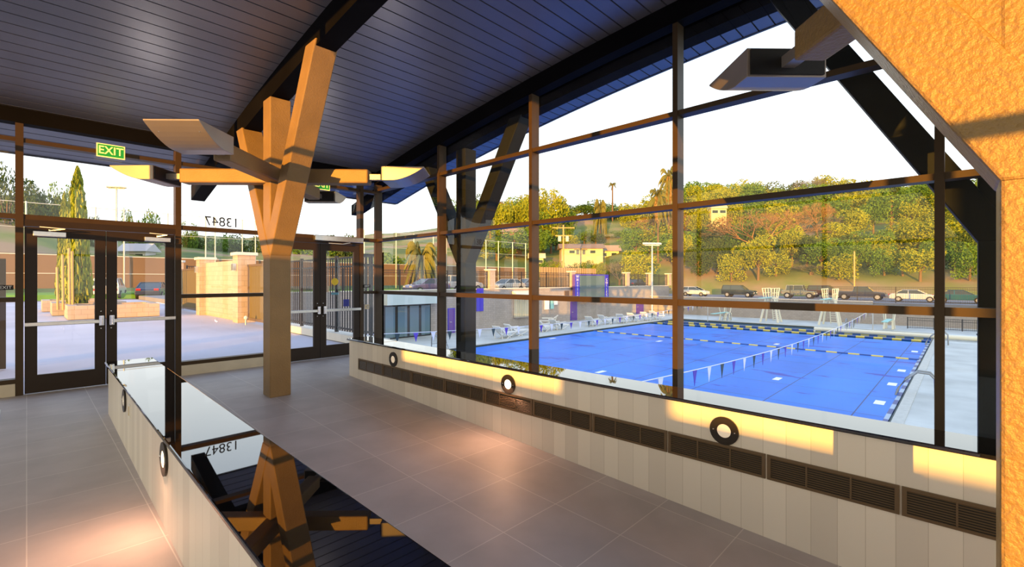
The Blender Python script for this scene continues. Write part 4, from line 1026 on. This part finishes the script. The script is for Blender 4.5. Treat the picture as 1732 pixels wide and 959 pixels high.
# ------------------------------------------------------------------ cars
def car(kind, colr, loc, rz_, label, mname):
    t = thing({'sedan':'sedan','suv':'suv','jeep':'jeep_car','pickup':'pickup_truck','hatch':'hatchback_car'}[kind].replace('jeep_car','off_road_car'), label, 'car', loc, rz_)
    m = mat(mname, colr, .25, coat=.6)
    P = {'sedan': ([(-2.3,.35),(-2.32,.72),(-2.1,.95),(-1.3,1.0),(.9,.98),(2.0,.82),(2.3,.62),(2.3,.32)], [(-1.75,.98),(-1.05,1.42),(.3,1.44),(1.15,.97)], (-1.4,1.45), .33),
         'hatch': ([(-2.0,.35),(-2.05,.95),(-1.9,1.05),(1.0,1.0),(1.85,.82),(2.05,.6),(2.05,.32)], [(-1.95,1.03),(-1.6,1.5),(.1,1.52),(1.2,.98)], (-1.25,1.3), .33),
         'suv': ([(-2.35,.45),(-2.38,1.1),(-2.3,1.18),(1.0,1.15),(2.2,1.0),(2.35,.8),(2.35,.42)], [(-2.3,1.16),(-2.15,1.78),(.35,1.8),(1.15,1.13)], (-1.45,1.5), .38),
         'jeep': ([(-2.1,.5),(-2.1,1.15),(.7,1.15),(.8,1.08),(2.0,1.02),(2.05,.5)], [(-1.5,1.15),(-1.45,1.85),(.5,1.85),(.75,1.12)], (-1.35,1.4), .42),
         'pickup': ([(-2.7,.5),(-2.72,1.1),(-.5,1.12),(1.2,1.12),(2.5,.98),(2.6,.48)], [(-.75,1.1),(-.65,1.72),(.6,1.74),(1.25,1.1)], (-1.75,1.75), .42)}[kind]
    body, cab, wx, wr = P
    MB().prism(body, 'y', -.88, .88).build('body', m, t, bevel=.07)
    (a, za), (b_, zb), (c, zc_), (e_, ze) = cab
    w0, w1 = .84, .68
    q = MB(); q.add([(a,-w0,za),(b_,-w1,zb),(c,-w1,zc_),(e_,-w0,ze),(a,w0,za),(b_,w1,zb),(c,w1,zc_),(e_,w0,ze)], [(0,1,2,3),(4,7,6,5),(0,4,5,1),(1,5,6,2),(2,6,7,3),(3,7,4,0)])
    q.build('windows', M['car_glass'], t)
    MB().box(b_-.03, c+.03, -w1-.02, w1+.02, zb-.03, zb+.05).build('roof', m, t, bevel=.03)
    q = MB(); mid = (b_+c)/2-.1
    for s in (-1, 1):
        q.bar((a-.02,w0*s,za),(b_,(w1+.02)*s,zb),.09,.05).bar((e_,w0*s,ze),(c,(w1+.02)*s,zc_),.07,.05).bar((mid,w0*s*1.0,za),(mid,(w1+.01)*s,zb),.08,.04)
    q.build('roof_pillar', m, t)
    for x in wx:
        for s in (-1, 1):
            o = MB().tube([(x,.74*s,wr),(x,.93*s,wr)], wr, 18).build('wheel', M['tyre'], t); MB().tube([(x,.93*s,wr),(x,.945*s,wr)], wr*.6, 12).build('hub', M['hub'], o)
    for s in (-1, 1):
        MB().box(body[-1][0]-.06, body[-1][0]+.01, .55*s-.2, .55*s+.2, .62, .76).build('headlight', M['white'], t)
        MB().box(body[0][0]-.04, body[0][0]+.03, .62*s-.16, .62*s+.16, .75, .92).build('tail_light', mat('tail light', (.5,.01,.01), .3), t)
    return t
GR = -.98
def xcar(kind, c, u, X, label, mn, flip=False): y = yonX(u, X); car(kind, c, (X, y, GR), -PI/2 if not flip else PI/2, label, mn)
xcar('hatch', (.72,.72,.74), 1176, 76, 'white hatchback behind the pool, just right of the third mullion', 'white car paint')
xcar('suv', (.015,.025,.035), 1250, 76, 'black sport utility car left of the left tall diving stand', 'black car paint')
xcar('jeep', (.20,.22,.21), 1352, 77, 'grey boxy off-road car between the two tall diving stands', 'grey car paint')
xcar('pickup', (.03,.035,.07), 1457, 76, 'dark blue pickup right of the right tall diving stand', 'navy car paint')
xcar('sedan', (.62,.64,.70), 1546, 74, 'silver sedan behind the black fence left of the last mullion', 'silver car paint')
xcar('sedan', (.01,.10,.14), 1624, 74, 'teal sedan at the far right beyond the last mullion', 'teal car paint')
xcar('suv', (.05,.02,.02), 1398, 82, 'dark car mostly hidden by the right tall diving stand', 'maroon car paint')
def ycar(kind, c, u, Y, label, mn, z=.30, flip=False): car(kind, c, (xonY(u, Y), Y, z), 0 if not flip else PI, label, mn)
ycar('sedan', (.13,.10,.24), 722, 38.5, 'purple blue sedan behind the picket fence left of the second mullion', 'purple car paint', .3, True)
ycar('suv', (.62,.60,.60), 782, 40, 'white sport utility car behind the dark outdoor column', 'white suv paint')
ycar('sedan', (.75,.74,.72), 858, 38.5, 'white sedan behind the fence left of the 900 mullion'.replace('the 900 mullion', 'the second tall mullion'), 'white sedan paint', .3, True)
ycar('hatch', (.55,.58,.66), 890, 43, 'pale blue hatchback just behind the white sedan', 'pale blue paint', .3, True)
ycar('sedan', (.03,.05,.08), 1076, 38.5, 'dark sedan behind the fence between two stone pillars', 'dark sedan paint')
p = at(259, 42); car('sedan', (.02,.025,.05), (p.x, p.y, -.02), 1.25, 'dark blue sedan parked beyond the court seen through the left double door', 'dark blue paint')
p = at(186, 41); car('suv', (.72,.72,.72), (p.x, p.y, -.02), 1.35, 'white sport utility car seen through the left double door', 'white suv paint two')
p = at(310, 60); car('sedan', (.45,.03,.03), (p.x, p.y, .3), 1.2, 'red car far off left of the block pillars', 'red paint')
